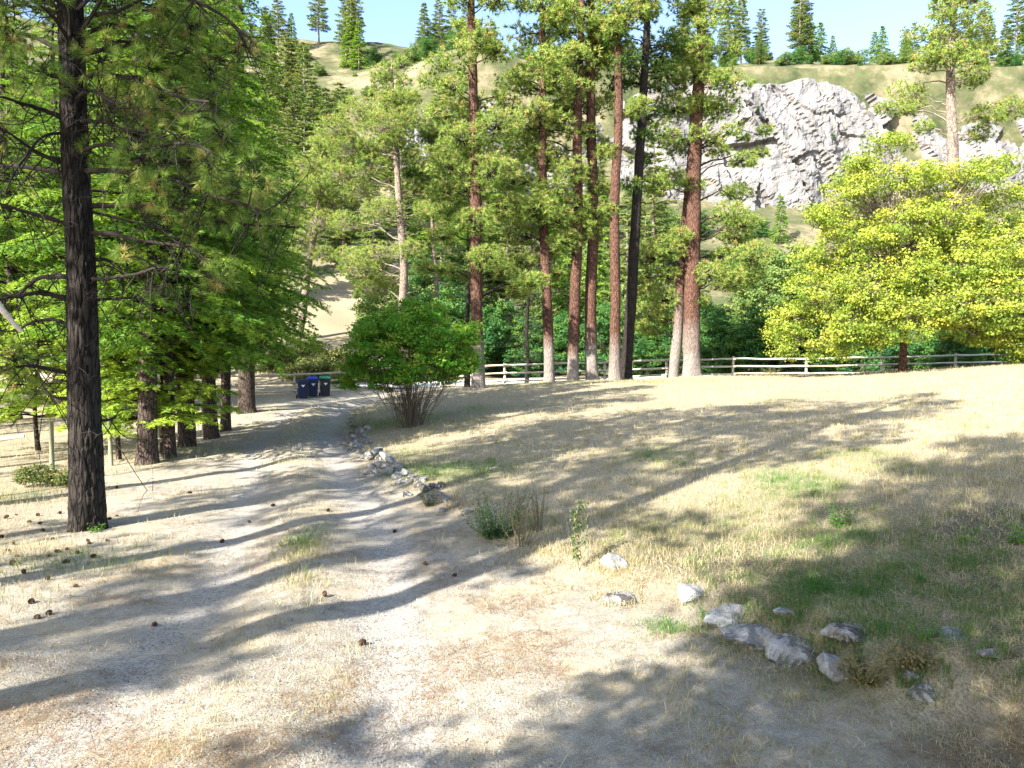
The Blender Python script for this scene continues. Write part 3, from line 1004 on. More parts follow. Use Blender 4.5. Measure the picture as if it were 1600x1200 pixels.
# pale pine on the slope, left of centre
base = at_px(633, 500, 56)
pine('pine_tree', 'pale-barked pine on the slope above the leafy green shrub', base, np.array([-0.9, 0, 23]), 23, .36,
     blobs_at([(560,182,32),(600,200,32),(650,192,32),(540,232,28),(580,262,28),(600,330,28),(650,300,28),(562,300,24),(642,392,22),(592,400,28),(560,420,28),(622,160,28),(672,250,28),(540,350,24),(580,452,24),(528,272,20),(668,330,18),(520,200,22),(610,440,20),(545,400,20)], 56, 1.6),
     36, None, 'bark_grey', 'needle_bright', 'pines on the dry slope', (4, 14, 60), 0.9, 'twig_grey', 2.6, 15, bow=0.1, tl=(0.6, 2.0))
base = at_px(681, 560, 58)
pine('pine_tree', 'thin pale pine stem between the slope pine and the flared pine', base, np.array([-0.3, 0, 19]), 19, .20,
     blobs_at([(690,330,22),(672,300,22),(700,390,20),(660,350,18)], 58), 26, None, 'bark_grey', 'needle_dark', 'pines on the dry slope', (5, 12, 30), 0.8, 'twig_grey', 2.0, 12)
base = at_px(468, 510, 62)
pine('pine_tree', 'leaning pine on the slope above the wheeled bins', base, np.array([2.6, 0, 17]), 17, .33,
     blobs_at([(470,380,26),(500,350,28),(450,340,24),(490,300,28),(520,320,20),(440,300,22),(505,400,18),(480,260,24),(450,400,18)], 62, 1.5),
     30, None, 'bark_grey', 'needle_bright', 'pines on the dry slope', (4, 12, 60), 0.8, 'twig_grey', 2.4, 11, tl=(0.6, 2.2))
# big pine behind the maple
base = at_px(1484, 570, 50)
pine('pine_tree', 'tall pine with pale dead limbs behind the yellow-green maple', base, np.array([-0.2, 0, 27]), 27, .50,
     blobs_at([(1412,172,18),(1442,200,14),(1382,170,14),(1402,222,16),(1542,182,24),(1582,172,24),(1532,212,18),(1425,150,20),(1450,260,10)], 50),
     46, None, 'bark_grey', 'needle_bright', None, (11, 19, 60), 1.0, 'twig_grey', 3.0, 19, tl=(0.8, 3.0))

# --- the near pine on the left, modelled limb by limb
NB = at_px(137, 825, 11.6)
near = empty('pine_tree', NB, 'near dark-barked pine at the edge of the driveway, with bare curling limbs', 'pine tree')
mt = MB()
cp = np.array([P(x, y, 11.6) for x, y in [(137, 832), (137, 815), (134, 700), (130, 560), (127, 420), (120, 300), (116, 200), (113, 100), (108, -60), (103, -260), (100, -500)]]) - NB
cp[:, 1] = 0
rings = 320
path = curve(cp, rings)
hh = path[:, 2]
rr = np.interp(hh, [-0.2, 0.15, 0.7, 2.0, 4.0, 6.5, 9, 13], [0.32, 0.285, 0.245, 0.232, 0.200, 0.185, 0.16, 0.08])
def bark_disp(th, pts, rad):
    R, T = len(pts), len(th)
    zc = pts[:, 2:]
    base_ = np.stack([np.cos(th)[None] * 4.2 + 0 * zc, np.sin(th)[None] * 4.2 + 0 * zc, zc * 2.2 + 0 * th[None]], -1).reshape(-1, 3)
    w = 0.5 * np.stack([vnoise(base_ * 1.7 + 5), vnoise(base_ * 1.7 + 50), 0 * base_[:, 0]], -1)
    n = np.abs(fbm((base_ + w) * 1.25, 3)).reshape(R, T)
    plates = sstep(0.03, 0.22, n)
    fine = fbm(base_ * 5, 2).reshape(R, T)
    roots = 0.05 * np.cos(th * 4 + 1)[None] * np.exp(-np.maximum(zc, 0) / 0.22)
    return -0.020 + 0.026 * plates + 0.005 * fine + roots
tube(mt, path, rr, 72, 0.0, True, bark_disp)
mt.build('trunk', M['bark_dark'], near, True)

limbs_px = [
 # points, start radius, dead wood, depth at the tip
 ([(125,190),(165,190),(190,200),(230,205)], .035, -1.0), ([(127,268),(185,266),(250,272),(300,290),(360,310),(420,330)], .045, -1.2),
 ([(135,322),(225,322),(295,330),(325,340),(400,350),(462,352)], .050, 0.4), ([(230,325),(262,362),(285,388)], .022, 0.8), ([(140,365),(185,367),(220,377),(270,385),(310,397),(345,440)], .038, -0.6),
 ([(140,407),(175,407),(192,425),(190,462)], .032, 0.5), ([(140,438),(205,430),(250,417)], .038, -0.5), ([(145,470),(205,465),(228,472)], .028, 0.5), ([(150,661),(170,656),(185,651)], .030, 0.2),
 ([(95,190),(58,170),(25,160),(-15,150)], .045, -0.8), ([(108,262),(62,242),(32,222),(-10,200)], .042, -0.6), ([(110,275),(50,260),(0,254),(-40,250)], .044, 0.6),
 ([(112,357),(50,335),(0,320),(-50,300)], .040, -0.5), ([(118,432),(62,433),(25,457),(-10,466)], .045, 0.5), ([(120,475),(67,460),(30,467),(-20,474)], .045, -0.5),
 ([(120,525),(87,500),(50,505),(20,520),(-30,518)], .036, 0.6), ([(122,586),(75,577),(37,577),(-20,592)], .040, -0.6), ([(122,627),(80,617),(60,585),(50,560)], .028, 0.7),
 ([(105,130),(150,118),(210,125),(280,150),(330,160)], .04, -1.2), ([(100,90),(60,60),(10,50),(-40,60)], .04, 0.5), ([(108,60),(180,40),(260,60),(330,100)], .045, 1.2), ([(105,20),(60,-20),(0,-30)], .045, -1.0),
 ([(108,0),(170,-30),(250,-20),(340,20),(400,70)], .045, -0.8), ([(110,160),(140,140),(170,160),(200,175)], .03, -1.6), ([(115,240),(160,225),(220,235),(290,225),(350,250)], .035, -1.8), ([(112,210),(70,215),(30,260),(10,300)], .028, -1.2),
]
mbt = MB()
tuftc, tufta = [], []
limb_paths = []
for pts, r, dz in limbs_px:
    n = len(pts)
    w = np.array([P(x, y, 11.6 + dz * (k / (n - 1))) for k, (x, y) in enumerate(pts)]) - NB
    w[0, :2] = at_h(path, w[0, 2])[:2]
    c = curve(w, 26)
    c[1:] += np.cumsum(rng.normal(0, 0.006, (25, 3)), 0)
    ml = MB()
    tube(ml, c, np.linspace(r, r * 0.3, 26) * (1 + 0.12 * rng.normal(size=26)), 8, 0.0, True)
    limb_paths.append((c, r))
    # side shoots, hanging and curling
    ns = int(4 + np.linalg.norm(c[-1] - c[0]) * 5.5)
    for s in range(ns):
        u = rng.uniform(0.15, 1.0)
        q0 = c[int(u * 25)]
        L = rng.uniform(0.25, 0.95)
        a = rng.uniform(0, 2 * math.pi)
        d = np.array([math.cos(a) * 0.6, math.sin(a) * 0.6, rng.choice([-0.9, -0.6, 0.35])])
        k1 = q0 + d * L * 0.5
        k2 = q0 + d * L + np.array([math.cos(a) * 0.2, 0, 0.35 * L * rng.choice([-1, 1])])
        cc = curve(np.array([q0, k1, k2, k2 + np.array([rng.normal(0, .12), rng.normal(0, .12), 0.18 * rng.normal()])]), 9)
        tube(ml, cc, np.linspace(0.010, 0.003, 9), 4, 0.0, False)
        for s2 in range(2):
            q1 = cc[rng.integers(3, 8)]
            e = q1 + rng.normal(0, 0.2, 3)
            tube(ml, branch_path(q1, e, 0.2, 0.15, 5), np.linspace(0.006, 0.002, 5), 3, 0.0, False)
    ml.build('limb', M['twig'], near)
mw = MB()
tube(mw, curve(np.array([P(-12, 462, 11.0), P(5, 486, 11.0), P(20, 503, 11.05), P(33, 518, 11.1)]) - NB, 9), np.linspace(0.05, 0.03, 9), 7, 0.5, True)
tag(mw.build('broken_limb', M['bare_wood'], near), 'pale broken dead limb')
# long-needled tufts
mn = MB()
tpx = [(200,180,30,22),(225,215,26,16),(290,205,26,16),(220,252,30,20),(300,245,30,18),(175,165,26,14),(255,160,30,18),(245,290,26,14),(330,265,26,14),(370,300,30,16),(350,330,26,14),(400,330,26,14),
       (430,350,26,12),(300,350,22,8),(320,400,22,8),(345,430,22,10),(190,300,20,7),(150,240,20,7),(20,555,28,14),(35,600,24,8),(450,300,26,10),(400,270,26,12),(360,220,30,14),(330,170,30,16),
       (0,210,26,10),(15,170,26,10),(40,290,18,5),(200,400,14,4),(265,330,14,5),
       (210,120,34,22),(280,140,34,22),(330,110,34,22),(160,90,34,20),(240,60,36,24),(60,110,34,20),(10,60,34,20),(120,40,36,22),(180,10,36,24),(300,40,36,22),(380,70,34,20),(60,0,36,20),(0,-10,36,20),(250,0,36,20)]
for (x, y, rp_, n) in tpx:
    c = P(x, y, 11.6 + rng.uniform(-1.4, 0.9)) - NB
    R = rp_ * 1.15 / 1164 * 11.6
    n = int(n * 1.5)
    d = rdir(n) * (rng.uniform(0.1, 1, n) ** 0.5)[:, None]
    ctr = c + d * R
    ax = nrm(d + rng.normal(0, 0.35, (n, 3)) + np.array([0, 0, 0.1]))
    tint = np.clip(rng.normal(0.45, 0.2, n) + (rng.random(n) < 0.10) * 0.5, 0, 1)
    tufts(mn, ctr, ax, 60, 0.20, 0.0075, tint, 0.70, 0.15)
    # twigs back to the closest limb
    best = min(limb_paths, key=lambda lp: np.linalg.norm(lp[0] - c, axis=1).min())[0]
    q0 = best[np.linalg.norm(best - c, axis=1).argmin()]
    tube(mbt, branch_path(q0, c, 0.05, 0.1, 6), np.linspace(0.014, 0.008, 6), 4, 0.0, False)
    for k in range(n):
        tube(mbt, branch_path(c + (q0 - c) * rng.uniform(0, 0.4), ctr[k], -0.1, 0.1, 4), np.linspace(0.007, 0.004, 4), 3, 0.0, False)
# upper crown, above the limbs picked out one by one
for k in range(60):
    h_ = rng.uniform(7.0, 12.3)
    a = rng.uniform(0, 2 * math.pi)
    L = 2.8 * (13 - h_) / 5.5 * rng.uniform(0.5, 1.1)
    p0 = at_h(path, h_)
    c = p0 + np.array([math.cos(a) * L, math.sin(a) * L, L * 0.2])
    tube(mbt, branch_path(p0, c, 0.08, 0.1, 6), np.linspace(0.035, 0.012, 6), 5, 0.0, False)
    needle_clump(mn, mbt, c, 0.8, 18, p0, K=34, L=0.2, W=0.009, tint0=0.4)
tag(mbt.build('branches', M['twig'], near), kind='stuff')
tag(mn.build('crown', M['needle_bright'], near), kind='stuff')

# --- firs along the left of the driveway
FL = 'firs along the left of the driveway'
firA = fir('fir_tree', 17, 3.1, 3.0, 'x', 'fir tree', 11, r0=.24, group=FL, K=84, per=5)
firB = fir('fir_tree', 14, 2.5, 2.7, 'x', 'fir tree', 12, r0=.15, group=FL, K=84, per=5)
firC = fir('fir_tree', 20, 3.6, 3.0, 'x', 'fir tree', 13, r0=.34, group=FL, K=68, per=5, step=0.40)
fir_spots = [(firA, (230, 725), 18.2, 'thick-stemmed fir nearest behind the near dark pine', 0.3, 1.0),
             (firB, (265, 712), 19.0, 'slim fir second in the driveway row', 1.3, 1.0),
             (firB, (288, 693), 21.3, 'slim fir with its left twin a hand apart', 2.2, 1.05),
             (firB, (299, 693), 21.4, 'slim fir pressed against its twin on the right side', 4.2, 0.95),
             (firA, (330, 680), 23.2, 'fir in the middle of the driveway row', 3.0, 0.92),
             (firB, (352, 668), 25.5, 'slim fir between the middle one and the thick last one', 0.6, 1.15),
             (firC, (385, 643), 30.0, 'thick dark fir last in the row, nearest the wheeled bins', 0.0, 1.0)]
used = set()
def place(o, loc, rz, s, lab, group=None):
    if id(o) not in used:
        used.add(id(o))
        o.location = tuple(float(c) for c in loc); o.rotation_euler = (0, 0, rz); o.scale = (s, s, s); o['label'] = lab
        if group: o['group'] = group
        return o
    return copy_tree(o, loc, rz, s, lab, group)
for o, (px, py), Yd, lab, rz, s in fir_spots:
    place(o, at_px(px, py, Yd), rz, s, lab)
# low bright boughs of a young fir in front of the row
yf = fir('fir_tree', 4.6, 1.9, 1.1, 'young bright green fir with low boughs under the driveway firs', 'fir tree', 21, r0=.07, K=90, per=6, step=0.26, tb=0.45, droop=0.22, loc=at_px(252, 716, 19.4))
copy_tree(yf, at_px(186, 722, 19.0), 2.0, 0.9, 'young bright green fir between the wire fence post and the thick-stemmed fir')
copy_tree(yf, at_px(60, 700, 21.5), 4.0, 1.0, 'young bright green fir at the far left behind the wire fence')
FB = 'bright trees behind the wire fence'
for px, Yd, o, s, rz, lab in [(20, 31, firA, 1.05, 1.0, 'bright fir behind the wire fence, left of the near pine trunk'), (-110, 27, firC, 0.9, 2.0, 'broad fir at the left edge behind the wire fence'),
                         (95, 36, firC, 1.0, 3.0, 'fir directly behind the near pine trunk, across the field'), (175, 34, firA, 1.1, 4.0, 'fir just right of the near pine trunk, across the field'), (270, 42, firC, 1.0, 5.0, 'fir behind the driveway row, on the far side of the field'),
                         (-40, 44, firC, 1.2, 0.4, 'tall fir deep in the field at the left edge'), (345, 52, firC, 1.0, 1.4, 'fir beyond the field, behind the last driveway firs'), (-190, 36, firC, 1.1, 1.0, 'fir outside the left edge of the field')]:
    u = (px - 800) / 1164 * Yd
    copy_tree(o, (u, Yd, tz(u, Yd)), rz, s, lab, FB)

# --- the multi-stemmed shrub
sb = at_px(640, 668, 24.4)
lob = []
for px, py, rx, rz in [(590,540,2.6,0.9),(640,515,1.0,0.7),(700,530,0.9,0.65),(640,560,1.6,0.7),(565,575,0.75,0.45),(720,565,0.75,0.6),(610,500,0.8,0.5),(670,492,0.75,0.45),(580,515,0.7,0.45),(640,585,1.3,0.35),(700,560,0.9,0.5),(640,480,0.5,0.3),(600,595,0.6,0.35),(690,590,0.5,0.35),(545,600,0.4,0.25),(735,520,0.45,0.4)]:
    p = P(px, py, 24.4) - sb
    lob.append((p[0], rng.uniform(-0.5, 0.5), p[2], min(rx, 1.0), min(rx, 1.1), rz))
shrub = leafy('leafy_shrub', 'broad many-stemmed green shrub on the bank beside the driveway', 'shrub', lob, 'shrub', 40000, 0.085, sb, None, seed=5, clump=0.26, per=45, shell=0.3, tbase=0.62)
ms = MB()
for k in range(110):
    a = rng.uniform(0, 2 * math.pi); r = rng.uniform(0, 0.42)
    p0 = np.array([r * math.cos(a), r * math.sin(a), -0.05])
    s = rng.uniform(0.05, 1.0)
    top = np.array([p0[0] * 0.5 + math.cos(a) * s, p0[1] * 0.5 + math.sin(a) * s, rng.uniform(1.1, 2.0)])
    c = curve(np.array([p0, p0 + (top - p0) * 0.35 + np.array([0, 0, 0.25]), p0 + (top - p0) * 0.7 + rng.normal(0, .05, 3), top]), 9)
    tube(ms, c, np.linspace(rng.uniform(0.007, 0.014), 0.004, 9), 5, 0.5, False)
for k in range(40):
    a = rng.uniform(0, 2 * math.pi)
    p0 = np.array([0.2 * math.cos(a), 0.2 * math.sin(a), rng.uniform(0, 1.2)])
    e = p0 + np.array([math.cos(a), math.sin(a), rng.uniform(-0.1, 0.4)]) * rng.uniform(0.5, 1.1)
    tube(ms, branch_path(p0, e, 0.1, 0.15, 5), np.linspace(0.008, 0.003, 5), 3, 0.5, False)
ms.build('stems', M['stem'], shrub)

# --- the yellow-green maple
mbse = at_px(1409, 580, 38)
lob = []
for px, py, r, dz in [(1385,225,26,0),(1360,270,42,0.6),(1320,300,36,-0.6),(1300,345,30,0),(1400,285,40,-1),(1460,275,34,0.5),(1500,285,40,-0.8),(1550,260,30,0),(1580,300,34,0.4),(1290,400,38,0.4),(1340,380,44,-1),(1400,360,44,-1.6),(1460,350,46,-0.8),(1520,340,44,0.5),(1590,370,44,-0.5),
                      (1240,500,36,0),(1270,460,46,-0.8),(1330,460,50,-1.8),(1390,440,44,-2.2),(1450,420,46,-2),(1510,410,50,-1.5),(1570,430,50,-1.5),(1300,510,40,-2),(1370,500,42,-3),(1430,485,34,-3),(1490,480,46,-3),(1550,490,46,-2),(1600,500,50,-1),(1500,528,24,-1.5),(1550,540,26,-1.5),(1610,552,28,-0.5),(1660,555,30,0),(1450,515,20,-2),(1640,430,60,0),(1660,350,50,0),(1225,520,22,0.5),(1640,520,46,-1),(1350,530,24,-1.5),(1690,470,60,0),
                      (1350,420,50,1.5),(1450,420,50,2),(1228,545,20,0),(1262,548,20,-0.5),(1300,548,20,-0.8),(1590,545,30,-0.5),(1470,300,30,1.5),(1350,250,24,0.5),(1300,330,30,1),(1420,330,30,1.5),(1550,400,50,2),(1400,320,40,1.8)]:
    p = P(px, py, 38) - mbse
    R = r / 1164 * 38
    lob.append((p[0], dz, p[2], R * 1.2, R * 1.3, R * (0.95 if py > 330 else 0.62)))
forks = [np.array([0, 0, 2.2]), np.array([-0.1, 0.1, 3.4]), np.array([0.1, 0, 4.6]), np.array([0.0, 0, 6.0])]
leafy('maple_tree', 'big yellow-green maple spreading over the rail fence', 'maple tree', lob, 'maple', 175000, 0.14, mbse,
      dict(path=[(0, 0, -0.2), (0.05, 0, 1.5), (-0.1, 0, 3.5), (0.05, 0, 6), (-0.1, 0, 8.5)], radii=[.20, .16, .13, .09, .03], forks=forks), 'bark_red', seed=6, clump=0.50, per=46, shell=0.3, tbase=0.50, up=0.35, tri=True)

# --- broadleaf trees and bushes behind the fence
def bush_proto(seed, label, R, H, mname, n, size, cat='bush', name='bush'):
    r_ = np.random.default_rng(seed)
    lob = []
    for k in range(9):
        a = r_.uniform(0, 6.28); d = R * r_.uniform(0.2, 0.75)
        lob.append((math.cos(a) * d, math.sin(a) * d, H * r_.uniform(0.25, 0.8), R * r_.uniform(0.3, 0.5), R * r_.uniform(0.3, 0.5), H * r_.uniform(0.16, 0.3)))
    lob.append((0, 0, H * 0.25, R * 0.9, R * 0.9, H * 0.25))
    return leafy(name, label, cat, lob, mname, n, size, seed=seed, clump=0.45, per=50, shell=0.3, tbase=0.4)
BG = 'green bushes behind the rail fence'
b1 = bush_proto(31, 'x', 2.6, 5.0, 'bush', 16000, 0.15)
b2 = bush_proto(32, 'x', 3.0, 6.5, 'bush', 18000, 0.16)
b3 = bush_proto(33, 'x', 2.6, 4.6, 'bush_pale', 14000, 0.15)
b4 = bush_proto(34, 'x', 2.4, 8.5, 'bush_pale', 16000, 0.16)
bush_spots = [
 (b1, 715, 57, 1.3, 'blue-green bush behind the flared pine'), (b2, 690, 62, 1.25, 'dark bush left of the flared pine'), (b2, 770, 60, 1.0, 'dark bush beyond the road, right of the flared pine'),
 (b3, 800, 64, 1.1, 'pale bush seen past the hanging dead twigs'), (b2, 825, 57.5, 0.85, 'dark bush behind the white-footed pine'), (b1, 875, 58, 0.95, 'dark bush between the white-footed pine and its neighbour'), (b2, 915, 59, 0.9, 'dark bush behind the grey-footed pine'), (b1, 945, 57, 1.0, 'bush behind the tallest bare trunk'),
 (b1, 1005, 58, 0.8, 'low bush right of the dark leaning pine'), (b2, 1035, 62, 0.75, 'bush behind the thin pale pine'), (b1, 1090, 60, 0.9, 'bush behind the thickest trunk'), (b2, 1135, 58, 0.95, 'large green bush above the lone fence post'), (b1, 1180, 57, 1.1, 'blue-green bush right of the lone fence post'), (b2, 1225, 58, 0.95, 'bush touching the left side of the maple'),
 (b2, 1290, 55, 1.0, 'dark bush under the left half of the maple'), (b1, 1350, 53, 1.0, 'dark bush in the shade left of the maple trunk'), (b2, 1430, 54, 0.9, 'dark bush right behind the maple trunk'), (b1, 1480, 52, 1.1, 'dark bush right of the maple trunk'), (b1, 1484, 49.0, 0.75, 'dark bush at the foot of the tall pale-limbed pine'), (b2, 1550, 53, 1.1, 'dark bush behind the crest of the lawn'), (b1, 1610, 51, 1.2, 'bush at the right edge behind the lawn'), (b2, 1680, 52, 1.2, 'bush beyond the right edge of the lawn'),
 (b4, 1150, 72, 1.2, 'tall pale tree behind the lone fence post'), (b4, 1195, 76, 1.3, 'tall pale tree left of the maple, lower right of the bluff'), (b4, 1235, 80, 1.35, 'tall pale tree closest to the maple'), (b4, 1265, 72, 1.1, 'pale tree partly behind the maple'), (b3, 1100, 74, 1.2, 'pale bush behind the thickest pine'), (b3, 1020, 78, 1.1, 'pale bush far behind the thin pale pine'),
 (b4, 585, 68, 0.9, 'pale tree on the slope left of the slope pine'), (b3, 600, 64, 1.2, 'pale bush behind the leafy shrub'), (b4, 530, 86, 0.9, 'pale tree above the dry slope'), (b3, 600, 60, 0.8, 'pale bush on the dry slope'), (b3, 660, 68, 1.2, 'pale bush behind the slope pine'),
 (b4, 740, 72, 1.0, 'pale tree between the slope pine and the fence pines'), (b4, 850, 76, 0.9, 'pale tree behind the white-footed pine'), (b4, 950, 80, 0.8, 'pale tree behind the bare trunk'),
 (b4, 1590, 66, 1.7, 'tall pale tree behind the maple at the right edge'), (b4, 1520, 75, 1.2, 'pale tree behind the tall pale-limbed pine'), (b4, 1340, 76, 1.0, 'pale tree hidden in the middle of the maple'), (b4, 1660, 60, 1.5, 'tall pale tree beyond the right edge')]
for o, px, Yd, s, lab in bush_spots:
    u = (px - 800) / 1164 * Yd
    loc = (u, Yd, tz(u, Yd) - 0.1)
    cpy = place(o, loc, rng.uniform(0, 6.28), s * rng.uniform(0.92, 1.08), lab, BG)
    if o is b4: cpy['category'] = 'tree'; cpy.name = 'broadleaf_tree'
# low shrubs on the shaded part of the dry slope
b5 = bush_proto(35, 'x', 1.2, 1.1, 'weed', 5000, 0.10)
SG = 'low grey-green scrub on the dry slope'
for k in range(18):
    px = rng.uniform(405, 560); Yd = rng.uniform(50, 57)
    u = (px - 800) / 1164 * Yd
    place(b5, (u, Yd, tz(u, Yd) - 0.05), rng.uniform(0, 6.28), rng.uniform(0.7, 1.3), 'low grey-green scrub on the dry slope behind the wheeled bins', SG)

# --- conifers on the far hillside
FH = 'conifers on the far hillside'
f1 = fir('fir_tree', 13, 2.5, 1.5, 'x', 'conifer', 41, 'fir_far', K=22, L=0.34, W=0.11, r0=.2, step=0.55, per=5, droop=0.15, barkm='bark_grey')
f2 = fir('fir_tree', 16, 2.6, 3.5, 'x', 'conifer', 42, 'fir_far', K=24, L=0.36, W=0.10, r0=.24, step=0.8, per=5, droop=0.05, power=0.55, barkm='bark_grey', tb=0.1)
f3 = fir('fir_tree', 10, 2.2, 0.6, 'x', 'conifer', 43, 'fir', K=32, L=0.22, W=0.08, r0=.16, step=0.45, per=5, droop=0.35, barkm='bark_grey')
fixed = [(f3, 1216, 128, 0.85, 'small dark conifer standing alone before the rock bluff'), (f2, 540, 84, 1.0, 'light green conifer on the slope above the dry bank'), (f1, 585, 78, 1.0, 'bright conifer right behind the slope pine'), (f2, 700, 90, 1.1, 'light conifer between the fence pines and the slope pine'),
         (f3, 715, 74, 1.3, 'dark conifer left of the flared pine crown'), (f1, 440, 80, 1.1, 'conifer above the leaning slope pine'), (f2, 480, 92, 1.0, 'light conifer in the gap right of the driveway firs'), (f1, 650, 96, 1.1, 'conifer high behind the slope pine'), (f2, 800, 88, 1.1, 'conifer behind the white-footed pine crown'), (f3, 880, 84, 1.1, 'dark conifer behind the red pines'),
         (f3, 940, 92, 0.9, 'dark conifer behind the grey-footed pine')]
for o, px, Yd, s, lab in fixed:
    u = (px - 800) / 1164 * Yd
    place(o, (u, Yd, tz(u, Yd) - 0.1), rng.uniform(0, 6.28), s, lab, FH)
def far_region(px, Yd):
    if Yd > 165 and px > 950: return 'above the rock bluff'
    if Yd > 165: return 'near the skyline left of the bluff'
    if px < 620: return 'on the slope behind the driveway firs'
    if px < 1000: return 'behind the red fence pines'
    return 'between the rail fence and the bluff'
for k in range(235):
    Yd = rng.uniform(68, 165)
    px = rng.uniform(-150, 1750)
    u = (px - 800) / 1164 * Yd
    if 140 < Yd < 166 and px > 650: continue
    if px > 1040 and Yd < 140 and (rng.random() < 0.45 or Yd > 100): continue
    if px > 1120 and px < 1400 and Yd > 150 and Yd < 180 and rng.random() < 0.8: continue
    if 430 < px < 620 and 100 < Yd < 170 and rng.random() < 0.25: continue
    if Yd < 90 and 420 < px < 560: continue
    o = [f1, f2, f3][rng.integers(3)]
    s = rng.uniform(0.85, 1.3) if Yd > 100 else rng.uniform(0.85, 1.2)
    if Yd > 160 and px > 950: s *= 0.7
    if px > 1040 and Yd < 110: s = rng.uniform(.4, .6)
    reg = far_region(px, Yd)
    lab = {id(f1): 'full light green conifer ', id(f2): 'open thin-crowned conifer ', id(f3): 'short dark conifer '}[id(o)] + reg
    place(o, (u, Yd, tz(u, Yd) - 0.1), rng.uniform(0, 6.28), s, lab, 'conifers ' + reg)
for k in range(46):
    Yd = rng.uniform(166, 200)
    px = rng.uniform(1380, 1760) if k % 3 else rng.uniform(700, 1200)
    u = (px - 800) / 1164 * Yd
    o = [f1, f2, f3][rng.integers(3)]
    place(o, (u, Yd, tz(u, Yd) - 0.1), rng.uniform(0, 6.28), rng.uniform(.45, .85), {id(f1): 'full light green conifer ', id(f2): 'open thin-crowned conifer ', id(f3): 'short dark conifer '}[id(o)] + 'above the rock bluff', 'conifers above the rock bluff')
for k in range(70):
    Yd = rng.uniform(188, 214)
    px = rng.uniform(180, 1700)
    u = (px - 800) / 1164 * Yd
    o = [f1, f2, f3][rng.integers(3)]
    reg = 'above the rock bluff' if px > 950 else 'near the skyline left of the bluff'
    place(o, (u, Yd, tz(u, Yd) - 0.1), rng.uniform(0, 6.28), rng.uniform(.9, 1.4), {id(f1): 'full light green conifer ', id(f2): 'open thin-crowned conifer ', id(f3): 'short dark conifer '}[id(o)] + reg, 'conifers ' + reg)
for k in range(85):
    Yd = rng.uniform(125, 205)
    px = rng.uniform(330, 720) if k % 2 else rng.uniform(700, 1750)
    if px > 620 and Yd < 166: Yd = rng.uniform(166, 200)
    u = (px - 800) / 1164 * Yd
    place(b3 if k % 3 else b1, (u, Yd, tz(u, Yd) - 0.3), rng.uniform(0, 6.28), rng.uniform(.45, 1.1), ('pale' if k % 3 else 'dark') + ' green thicket ' + far_region(px, Yd), 'thickets on the upper slope')
for k in range(46):
    bp_ = bluff_pts[rng.integers(len(bluff_pts))]
    if bp_[0] < 20: continue
    place(b1 if k % 2 else b3, (bp_[0], bp_[1] + .2, bp_[2] - .3), rng.uniform(0, 6.28), rng.uniform(.14, .34), ('dark green' if k % 2 else 'pale green') + ' bush clinging to a ledge of the rock bluff', 'bushes on the rock bluff')
for k in range(60):
    Yd = rng.uniform(164, 196)
    px = rng.uniform(250, 1760)
    u = (px - 800) / 1164 * Yd
    place(b1 if k % 2 else b3, (u, Yd, tz(u, Yd) - 0.3), rng.uniform(0, 6.28), rng.uniform(.25, .65), ('dark green' if k % 2 else 'pale green') + ' low brush dotted over the crest ' + far_region(px, Yd), 'low brush over the crest')
for k in range(110):
    Yd = rng.uniform(62, 215)
    px = rng.uniform(400, 1750) if k % 3 else rng.uniform(960, 1500)
    if 141 < Yd < 166 and px > 650: continue
    if Yd > 100 and px < 700 and rng.random() < .5: continue
    u = (px - 800) / 1164 * Yd
    reg = far_region(px, Yd)
    o = [b3, b1, b4][rng.integers(3)] if Yd < 140 else b3
    s = rng.uniform(0.9, 1.5) if Yd < 140 else rng.uniform(.5, .9)
    if px > 1100 and Yd > 110 and Yd < 142: s = rng.uniform(.5, .9)
    place(o, (u, Yd, tz(u, Yd) - 0.2), rng.uniform(0, 6.28), s, {id(b1): 'dark green brush ', id(b3): 'pale green brush ', id(b4): 'tall pale green brush '}[id(o)] + reg, 'brush ' + reg)

# --- trees behind and beside the camera, whose shade falls over the lawn and the driveway
SH = 'trees behind the camera'
shade_pine = [(-9.2, -0.1, 24, .26, 10.5, 2.6, 34), (-12.4, 2.2, 22, .24, 9.0, 2.4, 30), (-14.5, 6.0, 23, .25, 8.0, 2.6, 34), (-17, 11, 22, .25, 7.5, 2.8, 34)]
sp0 = None
for (x, y, H, r0, af, cr, au) in shade_pine[:2]:
    keep = rng; rng = np.random.default_rng(int(100 + x * x))
    o = pine('pine_tree', 'x', (x, y, tz(x, y)), np.array([0.2, 0.3, H]), H, r0, [], au, None, 'bark_red', 'needle_bright', SH, (4, af, 12), 0.8, 'twig', cr, af)
    o['label'] = 'pine to the left of the camera, shading the driveway' if x > -10 else 'second pine to the left of the camera, shading the driveway'
    rng = keep
    sp0 = o
for k, (x, y, s, rz) in enumerate([(-16, 6.5, 1.0, 1.0), (-20, 13, 0.95, 2.0), (-11.5, -8.3, 1.0, 3.0), (-9, -13, 1.0, 4.1), (-20, -2, 1.05, 5.0), (-24, 6, 1.0, 0.5), (-15, -14, 1.1, 2.5), (-26, 17, 1.0, 3.6), (-19, -9, 1.0, 1.7), (-15.5, -4.5, 1.2, 0.7)]):
    copy_tree(sp0, (x, y, tz(x, y)), rz, s, 'pine out of view that shades the lawn and the driveway', SH)
for (x, y, s, rz) in [(-6.2, -4.0, 0.95, 0.3), (-3.5, -6.5, 0.9, 1.3), (0.5, -7.0, 0.85, 2.3), (-9.5, -10.0, 1.0, 4.3)]:
    copy_tree(firA, (x, y, tz(x, y) - 0.1), rz, s, 'fir out of view behind the camera that shades the near lawn', SH)
